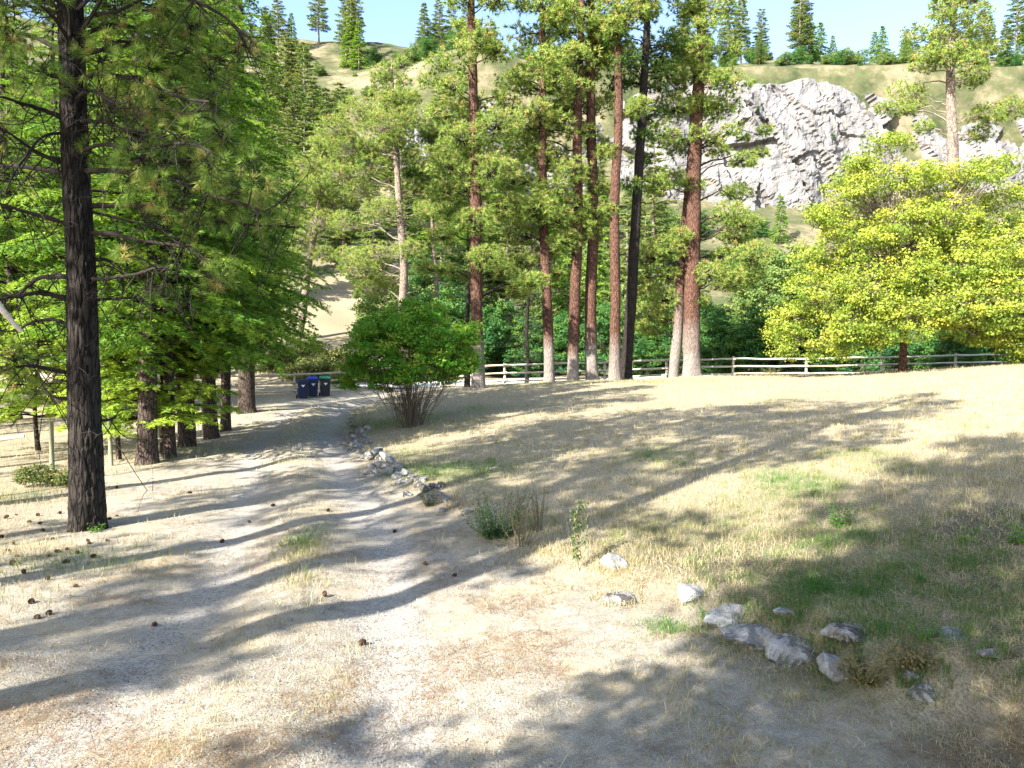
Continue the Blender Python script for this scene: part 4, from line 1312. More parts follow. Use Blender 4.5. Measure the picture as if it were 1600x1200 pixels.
# ---------------------------------------------------------------- fences
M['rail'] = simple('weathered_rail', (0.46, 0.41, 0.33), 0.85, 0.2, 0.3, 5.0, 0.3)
M['rail_dark'] = simple('shaded_weathered_rail', (0.33, 0.28, 0.21), 0.85, 0.2, 0.3, 5.0, 0.3)  # darker copy of the weathered rail, with shade put into its colour
M['post_green'] = simple('treated_post', (0.20, 0.20, 0.13), 0.85, 0.2, 0.3, 8.0, 0.3)
M['wire'] = simple('wire', (0.30, 0.30, 0.30), 0.5, 0.5, 0.1)


def rail_fence(label, posts, m, hs=(0.20, 0.66, 1.12), pr=0.075, rr_=0.062, group=None, ph=1.25):
    pts = []
    for px, Yd in posts:
        x = (px - 800) / 1164 * Yd
        pts.append(np.array([x, Yd, tz(x, Yd)]))
    root = empty('rail_fence', pts[len(pts) // 2], label, 'fence', group)
    o0 = pts[len(pts) // 2]
    for p in pts:
        b_ = MB()
        l = rng.normal(0, 0.015, 2)
        tube(b_, np.array([p - o0 + (0, 0, -0.3), p - o0 + (l[0], l[1], ph * 0.6), p - o0 + (l[0] * 2, l[1] * 2, ph + rng.uniform(-.03, .05))]), [pr * 1.05, pr, pr * 0.94], 9, 0.5)
        b_.build('post', M[m], root, True)
    for a_, c_ in zip(pts[:-1], pts[1:]):
        d = nrm(c_ - a_)
        for h in hs:
            b_ = MB()
            s = a_ - o0 - d * 0.12 + np.array([0, -0.09, h + rng.uniform(-.025, .025)])
            e = c_ - o0 + d * 0.12 + np.array([0, -0.09, h + rng.uniform(-.025, .025)])
            tt = np.linspace(0, 1, 6)[:, None]
            pp = s + (e - s) * tt
            pp[1:-1] += rng.normal(0, 0.012, (4, 3))
            tube(b_, pp, rr_ * rng.uniform(0.85, 1.1, 6), 7, 0.5)
            b_.build('rail', M[m], root, True)
    return root


rail_fence('weathered three-rail wooden fence running behind the pines and the maple', [(690, 43.0), (739, 43.4), (789, 44.0), (862, 44.6), (945, 45.4), (1042, 46), (1145, 46), (1260, 46), (1378, 46.5), (1492, 47), (1605, 48), (1720, 49)], 'rail')
rail_fence('weathered rail fence behind the wheeled bins, coloured as in shade', [(215, 40.0), (300, 40.5), (380, 41), (459, 41.8), (538, 42.8), (606, 43.6)], 'rail_dark')

wf = empty('wire_fence', at_px(82, 757, 15.9), 'wire fence on thin round posts between the near pine and the field', 'fence')
w0 = np.array(wf.location)
wposts = [at_px(-130, 800, 12.6), at_px(-20, 775, 14.3), at_px(82, 757, 15.9), at_px(174, 731, 18.0), at_px(250, 705, 21.0), at_px(318, 680, 25)]
for p in wposts:
    b_ = MB(); tube(b_, np.array([p - w0 + (0, 0, -0.2), p - w0 + (rng.normal(0, .02), 0, 1.32)]), [0.052, 0.046], 9)
    b_.build('post', M['post_green'], wf, True)
for h in (0.35, 0.65, 0.95, 1.2):
    b_ = MB()
    pp = np.concatenate([np.linspace(a_, c_, 5)[:-1] + np.array([0, 0.06, h]) + np.c_[np.zeros((4, 2)), -0.02 * np.sin(np.linspace(0, math.pi, 5)[:-1])] for a_, c_ in zip(wposts[:-1], wposts[1:])]) - w0
    tube(b_, pp, 0.003, 4)
    b_.build('wire', M['wire'], wf)
b_ = MB(); tube(b_, np.linspace(P(-90, 702, 15.2), P(38, 681, 15.6), 5) - w0, [.045, .042, .04, .038, .035], 7)
tag(b_.build('rail', M['rail'], wf, True), 'pale slanting pole on the wire fence')

# ---------------------------------------------------------------- wheeled bins
def plastic(name, col, rough=0.42):
    m, t, b = mat(name, rough + 0.15, 0.25)
    n = noise(t, 3.0, 3, 0.6, objco(t))
    t.links.new(mixc(t, mr(t, n, 0.4, 0.8, 0, 0.10), col, (0.12, 0.11, 0.10)), b.inputs['Base Color'])
    return m
M['bin_navy'] = plastic('navy_plastic', (0.008, 0.018, 0.05))
M['bin_black'] = plastic('black_plastic', (0.010, 0.012, 0.020))
M['bin_blue'] = plastic('blue_plastic', (0.015, 0.045, 0.35))
M['bin_green'] = plastic('green_plastic', (0.015, 0.15, 0.08))
M['rubber'] = plastic('rubber', (0.012, 0.012, 0.012), 0.8)
M['white_print'] = simple('white_print', (0.75, 0.75, 0.75), 0.6, 0.2, 0.05)


def wheelie(loc, rz, label, body_m, lid_m, W=0.56, D=0.62, H=0.98):
    root = empty('wheeled_bin', loc, label, 'wheeled bin', 'wheeled bins by the rail fence', rz)
    b_ = MB()
    # tapered hollow body built of rings (front is -Y)
    def ring(z, w, d, yo=0.0):
        c = 0.05
        return np.array([(-w + c, -d + yo, z), (w - c, -d + yo, z), (w, -d + c + yo, z), (w, d - c + yo, z), (w - c, d + yo, z), (-w + c, d + yo, z), (-w, d - c + yo, z), (-w, -d + c + yo, z)])
    w, d = W / 2, D / 2
    rs = [ring(0.05, w * .76, d * .72), ring(0.10, w * .80, d * .76), ring(0.86 * H, w * .96, d * .95), ring(0.87 * H, w * 1.0, d * 1.0), ring(0.93 * H, w * 1.0, d * 1.0), ring(0.93 * H, w * .93, d * .93), ring(0.80 * H, w * .9, d * .9)]
    v = np.concatenate(rs)
    f = []
    for k in range(len(rs) - 1):
        for j in range(8):
            f.append((k * 8 + j, k * 8 + (j + 1) % 8, k * 8 + 8 + (j + 1) % 8, k * 8 + 8 + j))
    b_.add(v, f)
    b_.f.append(np.array([(0, 3, 2), (0, 2, 1), (0, 4, 3), (0, 5, 4), (0, 6, 5), (0, 7, 6)], np.int32))
    b_.build('body', M[body_m], root)
    l_ = MB()
    L = [ring(0.935 * H, w * 1.05, d * 1.06), ring(0.965 * H, w * 1.05, d * 1.06), ring(1.03 * H, w * .9, d * .88, 0.02), ring(1.055 * H, w * .55, d * .55, 0.03)]
    v = np.concatenate(L); f = []
    for k in range(3):
        for j in range(8):
            f.append((k * 8 + j, k * 8 + (j + 1) % 8, k * 8 + 8 + (j + 1) % 8, k * 8 + 8 + j))
    l_.add(v, f)
    l_.f.append(np.array([(24, 25, 26), (24, 26, 27), (24, 27, 28), (24, 28, 29), (24, 29, 30), (24, 30, 31)], np.int32))
    lid = l_.build('lid', M[lid_m], root)
    h_ = MB(); tube(h_, np.array([(-w * .8, d * 1.06, .93 * H), (-w * .8, d * 1.32, .95 * H), (w * .8, d * 1.32, .95 * H), (w * .8, d * 1.06, .93 * H)]), 0.016, 6)
    h_.build('handle', M[body_m], root)
    for s in (-1, 1):
        k_ = MB(); tube(k_, np.array([(s * w * .82, d * .86, .10), (s * (w * .82 + .055), d * .86, .10)]), 0.10, 14)
        k_.build('wheel', M['rubber'], root)
    p_ = MB()   # white arrow emblem on the front: a small chevron over a bar
    yf = -d * .925
    def ff(x, z): return (x, -(d * (.76 + .19 * (z - .1) / (.76 * H))) - 0.004, z)
    p_.add([ff(-.10, .74), ff(.10, .74), ff(.07, .70), ff(-.07, .70)], [(0, 1, 2, 3)])
    p_.add([ff(-.055, .685), ff(.055, .685), ff(0.0, .615)], [(0, 1, 2)])
    p_.build('emblem', M['white_print'], root)
    s_ = MB()   # white sticker on the left side
    def fl(y, z): return (-(w * (.80 + .16 * (z - .1) / (.76 * H))) - 0.004, y, z)
    s_.add([fl(-.10, .80), fl(.02, .80), fl(.02, .58), fl(-.10, .58)], [(0, 1, 2, 3)])
    s_.build('sticker', M['white_print'], root)
    return root


def bin_at(px, py, Yd):
    x = (px - 800) / 1164 * Yd
    return (x, Yd, tz(x, Yd))
wheelie(bin_at(472, 621, 39.3), math.radians(24), 'navy wheeled bin with a dark lid, nearest of the three by the fence post', 'bin_navy', 'bin_navy', H=0.96)
wheelie(bin_at(488, 618, 40.1), math.radians(24), 'wheeled bin with a bright blue lid, between the other two', 'bin_navy', 'bin_blue', H=1.05)
wheelie(bin_at(507.5, 618, 40.2), math.radians(22), 'dark wheeled bin with a green lid', 'bin_black', 'bin_green', H=1.05)

# ---------------------------------------------------------------- stones
rk, t, b = mat('fieldstone', 0.9, 0.2)
co = objco(t)
oi = nd(t, 'ShaderNodeObjectInfo')
n1 = noise(t, 8, 6, 0.75, co, 0.6); n2 = noise(t, 22, 4, 0.7, co)
c = ramp(t, n1, [(0.32, (0.11, 0.10, 0.085)), (0.5, (0.28, 0.26, 0.235)), (0.68, (0.42, 0.405, 0.38))])
c = mixc(t, mr(t, n2, 0.5, 0.62, 0, 0.7), c, (0.17, 0.14, 0.10))
n4 = noise(t, 3.0, 7, 0.75, co, 1.2)
c = mixc(t, mr(t, n4, 0.47, 0.50, 0.0, 0.85), mixc(t, mr(t, n4, 0.53, 0.50), c, (0.05, 0.045, 0.04)), c)
c = mixc(t, mr(t, oi.outputs['Random'], 0, 1, 0, 0.35), c, (0.45, 0.46, 0.47))
t.links.new(c, b.inputs['Base Color'])
bump(t, b, mixc(t, 0.5, n1, n2), 0.9, 0.04)


def ico(sub):
    import bmesh
    bm = bmesh.new()
    bmesh.ops.create_icosphere(bm, subdivisions=sub, radius=1)
    v = np.array([x.co[:] for x in bm.verts]); f = np.array([[k.index for k in x.verts] for x in bm.faces])
    bm.free()
    return v, f
IV, IF = ico(4)
IV1, IF1 = ico(3)


def rock_mesh(name, rx, ry, rz, seed, V=IV, Fc=IF):
    v = V.copy()
    r_ = np.random.default_rng(seed)
    for k in range(14):                      # cleave flat faces
        n = nrm(r_.normal(size=3)); dcut = r_.uniform(0.55, 0.85)
        over = np.maximum(v @ n - dcut, 0)
        v = v - over[:, None] * n * 0.92
    v = v * (1 + 0.16 * fbm(V * 2.0 + seed, 3)[:, None] - 0.13 * np.abs(fbm(V * 3.1 + seed * 2, 3))[:, None] + 0.05 * fbm(V * 9 + seed, 2)[:, None])
    v = v * np.array([rx, ry, rz])
    m_ = MB(); m_.add(v, Fc)
    return m_.mesh(name, rk, False)


BL = 'pale boulders along the edge of the lawn'
for k, (px, py, wpx, hpx, lab) in enumerate([
    (967, 872, 26, 20, 'pale flat-topped boulder nearest the tall curled weed'), (966, 932, 32, 15, 'low grey boulder sunk in straw below the flat-topped one'), (1088, 917, 34, 19, 'long pale boulder half buried in straw'),
    (1142, 953, 32, 22, 'tan-faced boulder left of the pale blue shaded slab'), (1190, 986, 54, 26, 'flat pale slab in the edge of the shade'), (1258, 1004, 46, 26, 'rough pale slab touching the flat one in the shade'),
    (1330, 982, 34, 16, 'pale boulder behind the tan block'), (1312, 1030, 32, 26, 'tan block standing in front of the shaded slabs'), (1490, 988, 26, 14, 'grey boulder under the grass to the right'), (1552, 1018, 18, 11, 'small white stone by the yellow grass'),
    (1425, 1050, 14, 14, 'small upright white stone among the yellowing weeds'), (1455, 1078, 24, 14, 'white stone at the foot of the yellowing weeds'), (1235, 955, 20, 9, 'low stone buried behind the rough slab')]):
    g = G(px, py + hpx * 0.7)
    s = g[1] / 1164
    me = rock_mesh('boulder', wpx * s * 1.35, wpx * s * 1.05, hpx * s * 1.0, 50 + k)
    o = obj('boulder', me, None, (g[0], g[1] + wpx * s * 0.3, g[2] + hpx * s * -0.10), (rng.normal(0, .1), rng.normal(0, .1), rng.uniform(-.5, .5)))
    tag(o, lab, 'boulder', BL)

sw = empty('stone_wall', G(610, 735), 'tumbled dry stone edging between the driveway and the green lawn corner', 'stone wall')
s0_ = np.array(sw.location)
for k, (px, py, wpx) in enumerate([(546, 692, 9), (552, 682, 9), (557, 697, 8), (560, 672, 8), (566, 684, 8), (574, 668, 7), (548, 702, 6), (577, 712, 9), (588, 706, 12), (600, 712, 11), (583, 728, 10), (596, 726, 11), (610, 720, 11), (606, 735, 10), (621, 729, 10), (618, 742, 8), (632, 738, 10),
                                   (644, 747, 10), (637, 752, 7), (652, 757, 9), (661, 750, 8), (663, 765, 10), (674, 760, 9), (672, 776, 9), (686, 772, 9), (697, 780, 7), (625, 752, 7), (590, 741, 7), (655, 775, 6), (712, 790, 6), (729, 800, 7)]):
    g = G(px, py + wpx * 0.55)
    s = g[1] / 1164
    me = rock_mesh('stone', wpx * s * rng.uniform(1.0, 1.4), wpx * s, wpx * s * rng.uniform(0.7, 1.0), 90 + k, IV1, IF1)
    obj('stone', me, sw, tuple(np.array([g[0], g[1] + 0.05, g[2] + wpx * s * 0.4]) - s0_), (rng.normal(0, .3), rng.normal(0, .3), rng.uniform(0, 3)))
for k in range(26):
    tdx = rng.uniform(0, 1)
    p = bank[8] + (bank[13] - bank[8]) * tdx
    p = np.array([np.interp(tdx, np.linspace(0, 1, 6), bank[8:14, 0]), np.interp(tdx, np.linspace(0, 1, 6), bank[8:14, 1])]) + rng.normal(0, 0.22, 2)
    r_ = rng.uniform(0.05, 0.13)
    me = rock_mesh('stone', r_ * 1.3, r_, r_ * 0.8, 190 + k, IV1, IF1)
    obj('stone', me, sw, tuple(np.array([p[0], p[1], tz(*p) + r_ * 0.3]) - s0_), (0, 0, rng.uniform(0, 3)))

# ---------------------------------------------------------------- pine cones
M['cone'] = simple('cone', (0.085, 0.048, 0.030), 0.8, 0.2, 0.4, 30)
cm = MB()
tube(cm, np.array([(0, 0, 0.0), (0, 0, .02), (0, 0, .05), (0, 0, .085)]), [.008, .020, .017, .004], 7)
for k in range(84):
    u = k / 84; a = k * 2.39996
    r = 0.042 * math.sin(math.pi * (0.12 + 0.84 * u)) ** 0.7; z = 0.004 + 0.085 * u
    d = np.array([math.cos(a), math.sin(a), 0]); s = np.array([-math.sin(a), math.cos(a), 0])
    p = np.array([0, 0, z])
    tip = p + d * r + np.array([0, 0, .010 - .006 * u])
    cm.add([p + s * .009 + d * r * .45, p - s * .009 + d * r * .45, tip - s * .006, tip + s * .006, tip + np.array([0, 0, -.007])], [(0, 1, 2), (0, 2, 3), (1, 4, 2), (0, 3, 4), (3, 2, 4)])
cone_me = cm.mesh('pine_cone', M['cone'])
spots = [(24, 805), (42, 817), (20, 852), (97, 802), (57, 806), (63, 830), (68, 820), (5, 812), (5, 840), (95, 864), (72, 871), (119, 867), (108, 860), (28, 872), (140, 849), (165, 846), (136, 851), (50, 941), (80, 958), (60, 968), (120, 918), (76, 905), (292, 772), (181, 763), (180, 808), (175, 812),
         (392, 818), (507, 935), (618, 830), (668, 884), (706, 902), (510, 800), (345, 850), (430, 790), (240, 980), (560, 1010), (15, 885), (38, 898), (110, 880), (150, 870), (84, 843), (8, 862)]
for k, (px, py) in enumerate(spots):
    g = G(px, py)
    o = obj('pine_cone', cone_me, None, (g[0], g[1], g[2] + 0.022), (math.radians(rng.uniform(60, 110)), rng.uniform(0, 6.28), rng.uniform(0, 6.28)), tuple(np.array([.8, .8, 1.15]) * rng.uniform(0.65, 1.0)))
    if g[0] < -4.2 and py > 780 and py < 990: lab = 'brown open pine cone lying on the straw near the foot of the near dark pine'
    else: lab = 'brown pine cone lying loose on the driveway'
    tag(o, lab, 'pine cone', 'fallen pine cones')

# ---------------------------------------------------------------- weeds and small plants
def stalks(name, label, cat, loc, n, H, spread, mname, leaf=0.05, per=24, bare=0.15, seed=1, droop=0.5, lean=0.2, group=None, curl=False, tb=0.4, side=0):
    global rng
    keep, rng = rng, np.random.default_rng(seed)
    root = empty(name, loc, label, cat, group)
    ms_, ml_ = MB(), MB()
    def one(p0, p1, per_, lf):
        c = curve(np.array([p0, p0 + (p1 - p0) * 0.5 + rng.normal(0, .03, 3), p1]), 10)
        tube(ms_, c, np.linspace(0.006, 0.002, 10) * min(1.2, 0.15 + H), 4, 0.5, False)
        for k in range(per_):
            u = bare + (1 - bare) * k / per_
            q0 = np.array([np.interp(u, np.linspace(0, 1, 10), c[:, j]) for j in range(3)])
            a = k * 2.4 + rng.normal(0, 0.3)
            d = np.array([math.cos(a), math.sin(a), 0.5])
            l = lf * (1.15 - 0.6 * u) * rng.uniform(0.8, 1.2)
            s = nrm(np.array([-math.sin(a), math.cos(a), 0])) * l * 0.22
            m1 = q0 + d * l * 0.5; tip = m1 + np.array([d[0] * .5, d[1] * .5, -1.0 if curl else -droop]) * l * 0.6
            ml_.add([q0, m1 + s, tip, m1 - s], [(0, 1, 3), (1, 2, 3)], np.clip(tb + rng.normal(0, .15), 0, 1))
    for k in range(n):
        a = rng.uniform(0, 6.28)
        p0 = np.array([math.cos(a), math.sin(a), 0]) * spread * rng.uniform(0, 0.5); p0[2] = -0.02
        h = H * rng.uniform(0.55, 1.05) if n > 1 else H
        p1 = p0 + np.array([math.cos(a) * spread * rng.uniform(.3, 1), math.sin(a) * spread * rng.uniform(.3, 1), 0]) * (n > 1) + np.array([rng.normal(0, lean * .1), rng.normal(0, lean * .1), h])
        one(p0, p1, per, leaf)
        for s_ in range(side):
            u = 0.35 + 0.1 * s_
            q0 = p0 + (p1 - p0) * u
            sg = -1 if s_ % 2 else 1
            one(q0, q0 + np.array([sg * 0.12 * H, rng.normal(0, .03), H * (0.30 - 0.03 * s_)]), per // 3, leaf * .8)
    ms_.build('stem', M['stem'], root)
    ml_.build('foliage', M[mname], root)
    rng = keep
    return root

stalks('weed', 'tall dead weed with curled leaves up the stalk, standing alone at the bank', 'weed', G(906, 893), 1, .92, 0.0, 'weed', 0.095, 64, .22, 3, curl=True, tb=.25, side=5)
stalks('weed', 'dense dark leafy weed clump with tall thin stems on the bank', 'weed', G(775, 838), 44, .70, .42, 'bush', 0.085, 22, .05, 4, tb=.12)
stalks('weed', 'thin yellowing stems leaning out of the dark weed clump', 'weed', G(812, 852), 16, .80, .26, 'weed', 0.05, 12, .3, 5, tb=.75)
stalks('weed', 'feathery brown weed standing behind the dark clump', 'weed', G(842, 830), 9, .80, .16, 'weed', 0.045, 22, .3, 6, tb=.6)
stalks('weed', 'bushy dark green weed alone out on the lawn', 'weed', G(1313, 822), 14, .42, .20, 'shrub', 0.075, 18, .05, 7, tb=.15)
stalks('weed', 'small green sprout left of the bushy lawn weed', 'weed', G(1272, 822), 5, .16, .09, 'shrub', 0.06, 8, .05, 8, tb=.2)
stalks('weed', 'tall thin green shoot among the shaded grass', 'weed', G(1357, 930), 2, .42, .04, 'weed', 0.05, 12, .2, 9, tb=.5)
stalks('weed', 'yellowing low weed patch in front of the shaded slabs', 'weed', G(1350, 1062), 40, .24, .20, 'weed', 0.06, 16, .05, 10, tb=.8)
stalks('weed', 'rusty pink low weed patch right of the tan block', 'weed', G(1420, 1042), 40, .20, .22, 'weed', 0.055, 16, .05, 11, tb=.95)
stalks('weed', 'dark green low weed behind the rusty patch', 'weed', G(1450, 1000), 10, .18, .16, 'shrub', 0.055, 10, .05, 12, tb=.2)
stalks('weed', 'broad green leaves at the right edge of the lawn', 'weed', G(1590, 850), 10, .30, .16, 'shrub', 0.09, 9, .05, 13, tb=.4)
stalks('weed', 'green sprouts by the shade edge on the right lawn', 'weed', G(1515, 845), 8, .16, .22, 'shrub', 0.07, 8, .05, 14, tb=.6)
stalks('weed', 'green leafy sprig beside the tan-faced boulder', 'weed', G(1100, 968), 5, .16, .07, 'shrub', 0.06, 8, .05, 15, tb=.2)
stalks('weed', 'dark ivy-like weed growing over the end of the stone edging', 'weed', G(672, 790), 22, .38, .22, 'weed', 0.06, 14, .05, 16, tb=.1)
stalks('weed', 'small leafy weed at the foot of the near pine', 'weed', at_px(150, 822, 11.3), 9, .16, .12, 'shrub', 0.06, 8, .05, 17, tb=.4)
stalks('weed', 'pale dry stems beside the driveway below the shrub', 'weed', G(562, 668), 26, .55, .5, 'weed', 0.04, 8, .4, 18, tb=.75)
stalks('weed', 'dead brown brush over the stone edging below the shrub', 'weed', G(548, 692), 34, .50, .5, 'weed', 0.035, 6, .5, 19, tb=.2)
stalks('weed', 'yellow-green weed by the fence, left of the maple', 'weed', at_px(1205, 588, 45.2), 24, .75, .7, 'weed', 0.12, 16, .05, 20, tb=.75)
g_ = at_px(60, 765, 15.4)
leafy('small_bush', 'small green bush at the foot of the wire fence post', 'bush', [(0, 0, .28, .40, .3, .22), (-.25, 0, .2, .25, .2, .16), (.3, 0, .2, .22, .2, .16)], 'weed', 2600, .045, g_, seed=71, clump=.12, per=20)
g_ = at_px(108, 775, 15.2)
leafy('small_bush', 'low dark bush hard against the left side of the near pine foot', 'bush', [(0, 0, .2, .3, .25, .18)], 'weed', 1400, .045, g_, seed=72, clump=.12, per=20)

# ---------------------------------------------------------------- grass, straw, litter, gravel
def scatter(n, y0, y1, k=1.6, marg=1.6):
    u = rng.random(n)
    a_, b_ = y0 ** (1 - k), y1 ** (1 - k)
    Yd = (a_ + (b_ - a_) * u) ** (1 / (1 - k))
    x = rng.uniform(-1, 1, n) * (0.76 * Yd + marg)
    return np.c_[x, Yd]


def blades(name, q, L, W, tint, lean, m, label, cat=None, seg=1, kind='stuff', flat=0.0):
    n = len(q)
    z = terr(q)
    p = np.c_[q, z - 0.008]
    a = rng.uniform(0, 2 * math.pi, n)
    ld = np.c_[np.cos(a), np.sin(a)] * lean[:, None]
    up = np.sqrt(np.maximum(1 - np.minimum(lean, .98) ** 2, 0.02)) * (1 - flat)
    d = np.c_[ld, up]
    b = rng.uniform(0, 2 * math.pi, n)
    s = np.c_[np.cos(b), np.sin(b), np.zeros(n)] * W[:, None] / 2
    mb = MB()
    if seg == 1:
        v = np.stack([p - s, p + s, p + d * L[:, None]], 1).reshape(-1, 3)
        mb.add(v, np.arange(3 * n).reshape(-1, 3), np.repeat(tint, 3))
    else:
        m1 = p + d * L[:, None] * 0.5
        tip = m1 + (d * np.array([1.3, 1.3, 0.1]) + rng.normal(0, .25, (n, 3)) * np.array([1, 1, .2])) * L[:, None] * 0.5
        tip[:, 2] = np.maximum(tip[:, 2], z + 0.012)
        v = np.stack([p - s, p + s, m1 + s * .8, m1 - s * .8, tip], 1).reshape(-1, 3)
        i = np.arange(n)[:, None] * 5
        mb.add(v, np.concatenate([i + np.array([0, 1, 2]), i + np.array([0, 2, 3]), i + np.array([3, 2, 4])]), np.repeat(tint, 5))
    o = mb.build(name, m)
    return tag(o, label, cat, None, kind)


q = scatter(440000, 3.6, 50, 1.55)
q = q + 0.05 * np.c_[vnoise(np.c_[q * 9, q[:, :1] * 0]), vnoise(np.c_[q * 9, q[:, :1] * 0 + 7])]
sd, track, drive, side, dd = masks(q)
g = green(q)
n_ = fbm(np.c_[q * 2.2, np.full(len(q), 1.0)], 3)
onlawn = sstep(-0.1, 0.3, sd)
field_ = sstep(2.6, 4.2, dd) * (sd < 0)
dens = onlawn * (0.62 + 0.5 * n_) + (1 - onlawn) * (field_ * (0.30 + 0.5 * n_) + (np.exp(-(side / 0.42) ** 2)) * drive * 0.62 * sstep(-0.25, 0.3, n_) + 0.05) + g * 0.9
dens *= 1 - 0.9 * track * (sd < 0)
keep_ = rng.random(len(q)) < dens
q, g, n_, sd, field_ = q[keep_], g[keep_], n_[keep_], sd[keep_], field_[keep_]
Yd = q[:, 1]
gt = np.clip(g * 1.5, 0, 1)
tint = np.clip(0.78 + rng.normal(0, .17, len(q)) + 0.12 * n_ - gt * rng.uniform(.35, .85, len(q)), 0, 1)
L = (0.045 + 0.085 * rng.random(len(q)) ** 1.5 + 0.06 * gt * rng.random(len(q))) * (1 + 0.35 * n_) * (1 + 0.012 * Yd)
W = 0.0030 * (Yd / 5) ** 0.75 * rng.uniform(.7, 1.4, len(q))
far_ = Yd > 9
blades('lawn_grass', q[~far_], L[~far_], W[~far_], tint[~far_], rng.uniform(0.1, .9, (~far_).sum()), M['grass'], 'short dry straw-coloured grass with green patches on the near ground', seg=2)
blades('lawn_grass', q[far_], L[far_], W[far_], tint[far_], rng.uniform(0, .7, far_.sum()), M['grass'], 'short dry grass over the far half of the lawn')
# tall green and straw tufts
tc = []
for (px, py, r, n) in [(1045, 985, .16, 160), (1090, 990, .13, 110), (1272, 912, .10, 150), (1292, 925, .13, 240), (1345, 930, .16, 280), (1370, 905, .2, 200), (1500, 850, .12, 120), (1400, 890, .1, 90), (1440, 910, .1, 90), (1530, 960, .15, 150), (1420, 850, .12, 110), (1560, 870, .12, 120), (1380, 985, .1, 90), (1480, 930, .14, 130), (470, 850, .30, 380), (465, 870, .3, 300), (480, 905, .30, 220), (440, 722, .6, 160), (1510, 885, .25, 200), (1580, 900, .3, 240), (1170, 900, .2, 120),
                       (1240, 1000, .2, 60), (560, 1020, .14, 50), (130, 890, .6, 340), (220, 850, .6, 260), (60, 860, .8, 300), (30, 940, .6, 240), (1500, 930, .4, 260), (1400, 960, .4, 220), (1460, 870, .5, 260), (640, 690, .8, 320), (700, 745, .9, 420), (655, 728, .7, 300), (350, 640, 1.2, 200), (250, 725, 1.0, 200),
                       (1080, 880, .4, 160), (960, 900, .4, 140), (870, 870, .4, 200), (800, 870, .4, 200), (1190, 870, .3, 120), (1320, 850, .35, 160), (20, 790, .8, 200), (1580, 1000, .4, 300), (1560, 960, .4, 240)]:
    g0 = G(px, py)
    k = rng.normal(0, 1, (n, 2)) * r * 0.6
    tc.append(g0[:2] + k)
for o in bpy.data.objects:                        # grass grows up against every boulder
    if o.name.startswith('boulder'):
        a_ = rng.uniform(0, 6.28, 240); rr_2 = max(o.dimensions[0], .2) * rng.uniform(.30, .60, 240)
        tc.append(np.c_[o.location[0] + np.cos(a_) * rr_2, o.location[1] + np.sin(a_) * rr_2 * .8])
cl = scatter(2600, 3.8, 26, 1.5)
csd = masks(cl)[0]
cl = cl[csd > 0]
tc.append(np.repeat(cl, 26, 0) + rng.normal(0, 0.055, (len(cl) * 26, 2)))
q = np.concatenate(tc)
gg = green(q)
gg = np.clip(gg * 1.2 + 0.75 * (np.hypot(q[:, 0] - 4.2, (q[:, 1] - 7.6) * 0.9) < 2.4) * (rng.random(len(q)) < .65), 0, 1)
blades('grass_tufts', q, rng.uniform(.08, .21, len(q)), 0.0035 * (q[:, 1] / 6) ** .6 * rng.uniform(.8, 1.6, len(q)), np.clip(.66 - gg * .7 + rng.normal(0, .13, len(q)), 0, 1), rng.uniform(0.05, .6, len(q)), M['grass'], 'longer green and straw grass tufts on the bank and the lawn', seg=2)
# matted long straw in the right foreground and on the bank
q = scatter(190000, 3.6, 14, 1.5)
sd, track, drive, side, dd = masks(q)
n_ = fbm(np.c_[q * 1.4, np.full(len(q), 6.0)], 3)
pr = np.where(sd > -0.3, 0.30 + 0.9 * sstep(0.0, .35, n_) + 0.5 * sstep(1.5, 3.5, q[:, 0]), 0.03 + 0.15 * field_.mean())
pr *= sstep(15, 8, q[:, 1])
q = q[rng.random(len(q)) < pr * 0.75]
blades('matted_straw', q, rng.uniform(.10, .32, len(q)), 0.0034 * rng.uniform(.7, 1.4, len(q)), np.clip(.80 + rng.normal(0, .2, len(q)), 0, 1), rng.uniform(.70, .98, len(q)), M['grass'], 'long matted straw lying over the bank and the near lawn', seg=2, flat=0.45)
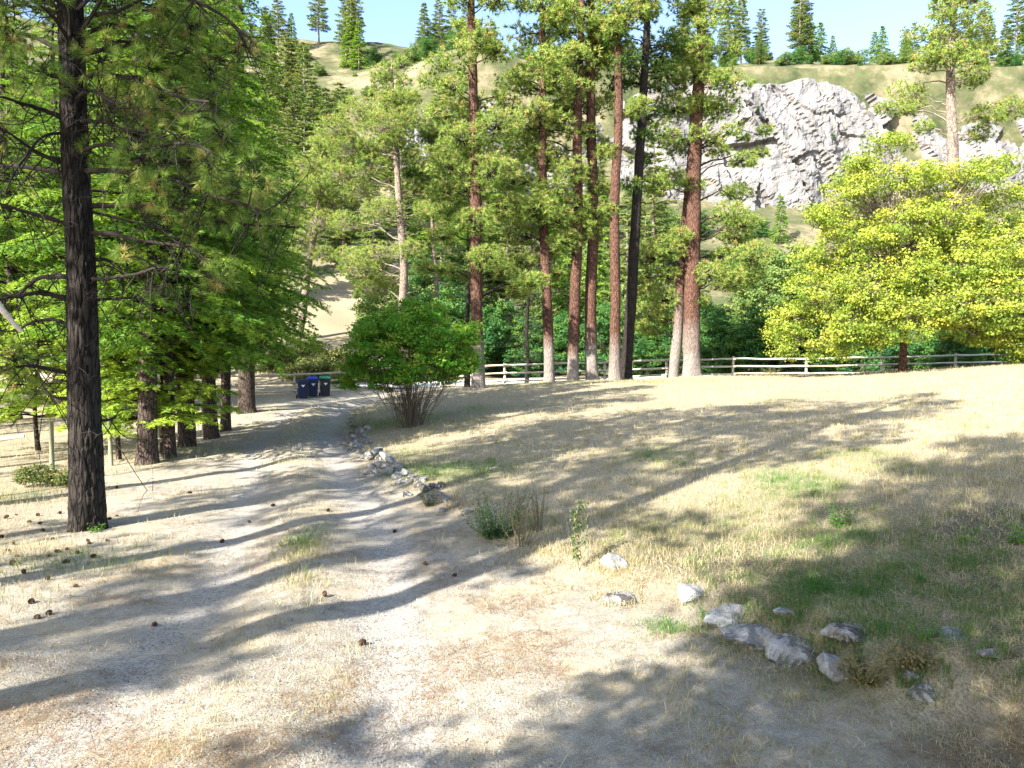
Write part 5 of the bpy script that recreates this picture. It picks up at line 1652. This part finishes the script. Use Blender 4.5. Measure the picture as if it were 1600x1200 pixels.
# fallen needles on the driveway
q = scatter(150000, 3.6, 26, 1.5)
sd, track, drive, side, dd = masks(q)
n_ = fbm(np.c_[q * np.array([0.9, 1.6]), np.full(len(q), 8.0)], 4)
pr = (sd < 0.3) * (0.05 + 0.95 * sstep(0.02, .30, n_)) * (1 - 0.75 * track)
q = q[rng.random(len(q)) < pr * 0.8]
n = len(q)
a = rng.uniform(0, math.pi, n); l = rng.uniform(.05, .09, n); w = 0.0022 * (q[:, 1] / 5) ** .8
dx = np.c_[np.cos(a), np.sin(a)] * l[:, None]; sx = np.c_[-np.sin(a), np.cos(a)] * w[:, None]
e0, e1 = q - dx, q + dx
mb = MB()
v = np.stack([np.c_[e0 - sx, terr(e0) + .012], np.c_[e0 + sx, terr(e0) + .012], np.c_[e1, terr(e1) + rng.uniform(.010, .03, n)]], 1).reshape(-1, 3)
mb.add(v, np.arange(3 * n).reshape(-1, 3))
tag(mb.build('fallen_needles', M['litter']), 'rust-brown fallen pine needles strewn over the driveway', None, None, 'stuff')
# gravel
gv, t, b = mat('gravel_stones', 0.9, 0.2)
t.links.new(ramp(t, tintn(t), [(0, (0.07, 0.065, 0.065)), (0.5, (0.22, 0.21, 0.20)), (1, (0.42, 0.40, 0.38))]), b.inputs['Base Color'])
q = scatter(110000, 3.6, 24, 1.7)
sd, track, drive, side, dd = masks(q)
q = q[rng.random(len(q)) < (0.12 + 0.30 * track) * (sd < 0.2) * drive]
n = len(q)
r_ = rng.uniform(.003, .011, n)
oc = np.array([(1, 0, 0), (0, 1, 0), (-1, 0, 0), (0, -1, 0), (0, 0, 1)], float)
v = oc[None] * r_[:, None, None] * rng.uniform(.6, 1.3, (n, 5, 1))
v = v + np.c_[q, terr(q) + 0.004][:, None]
i = np.arange(n)[:, None] * 5
mb = MB()
mb.add(v.reshape(-1, 3), np.concatenate([i + np.array(k) for k in ((0, 1, 4), (1, 2, 4), (2, 3, 4), (3, 0, 4))]), np.repeat(rng.uniform(0, 1, n), 5))
tag(mb.build('gravel', gv), 'small grey gravel stones in the wheel tracks', None, None, 'stuff')
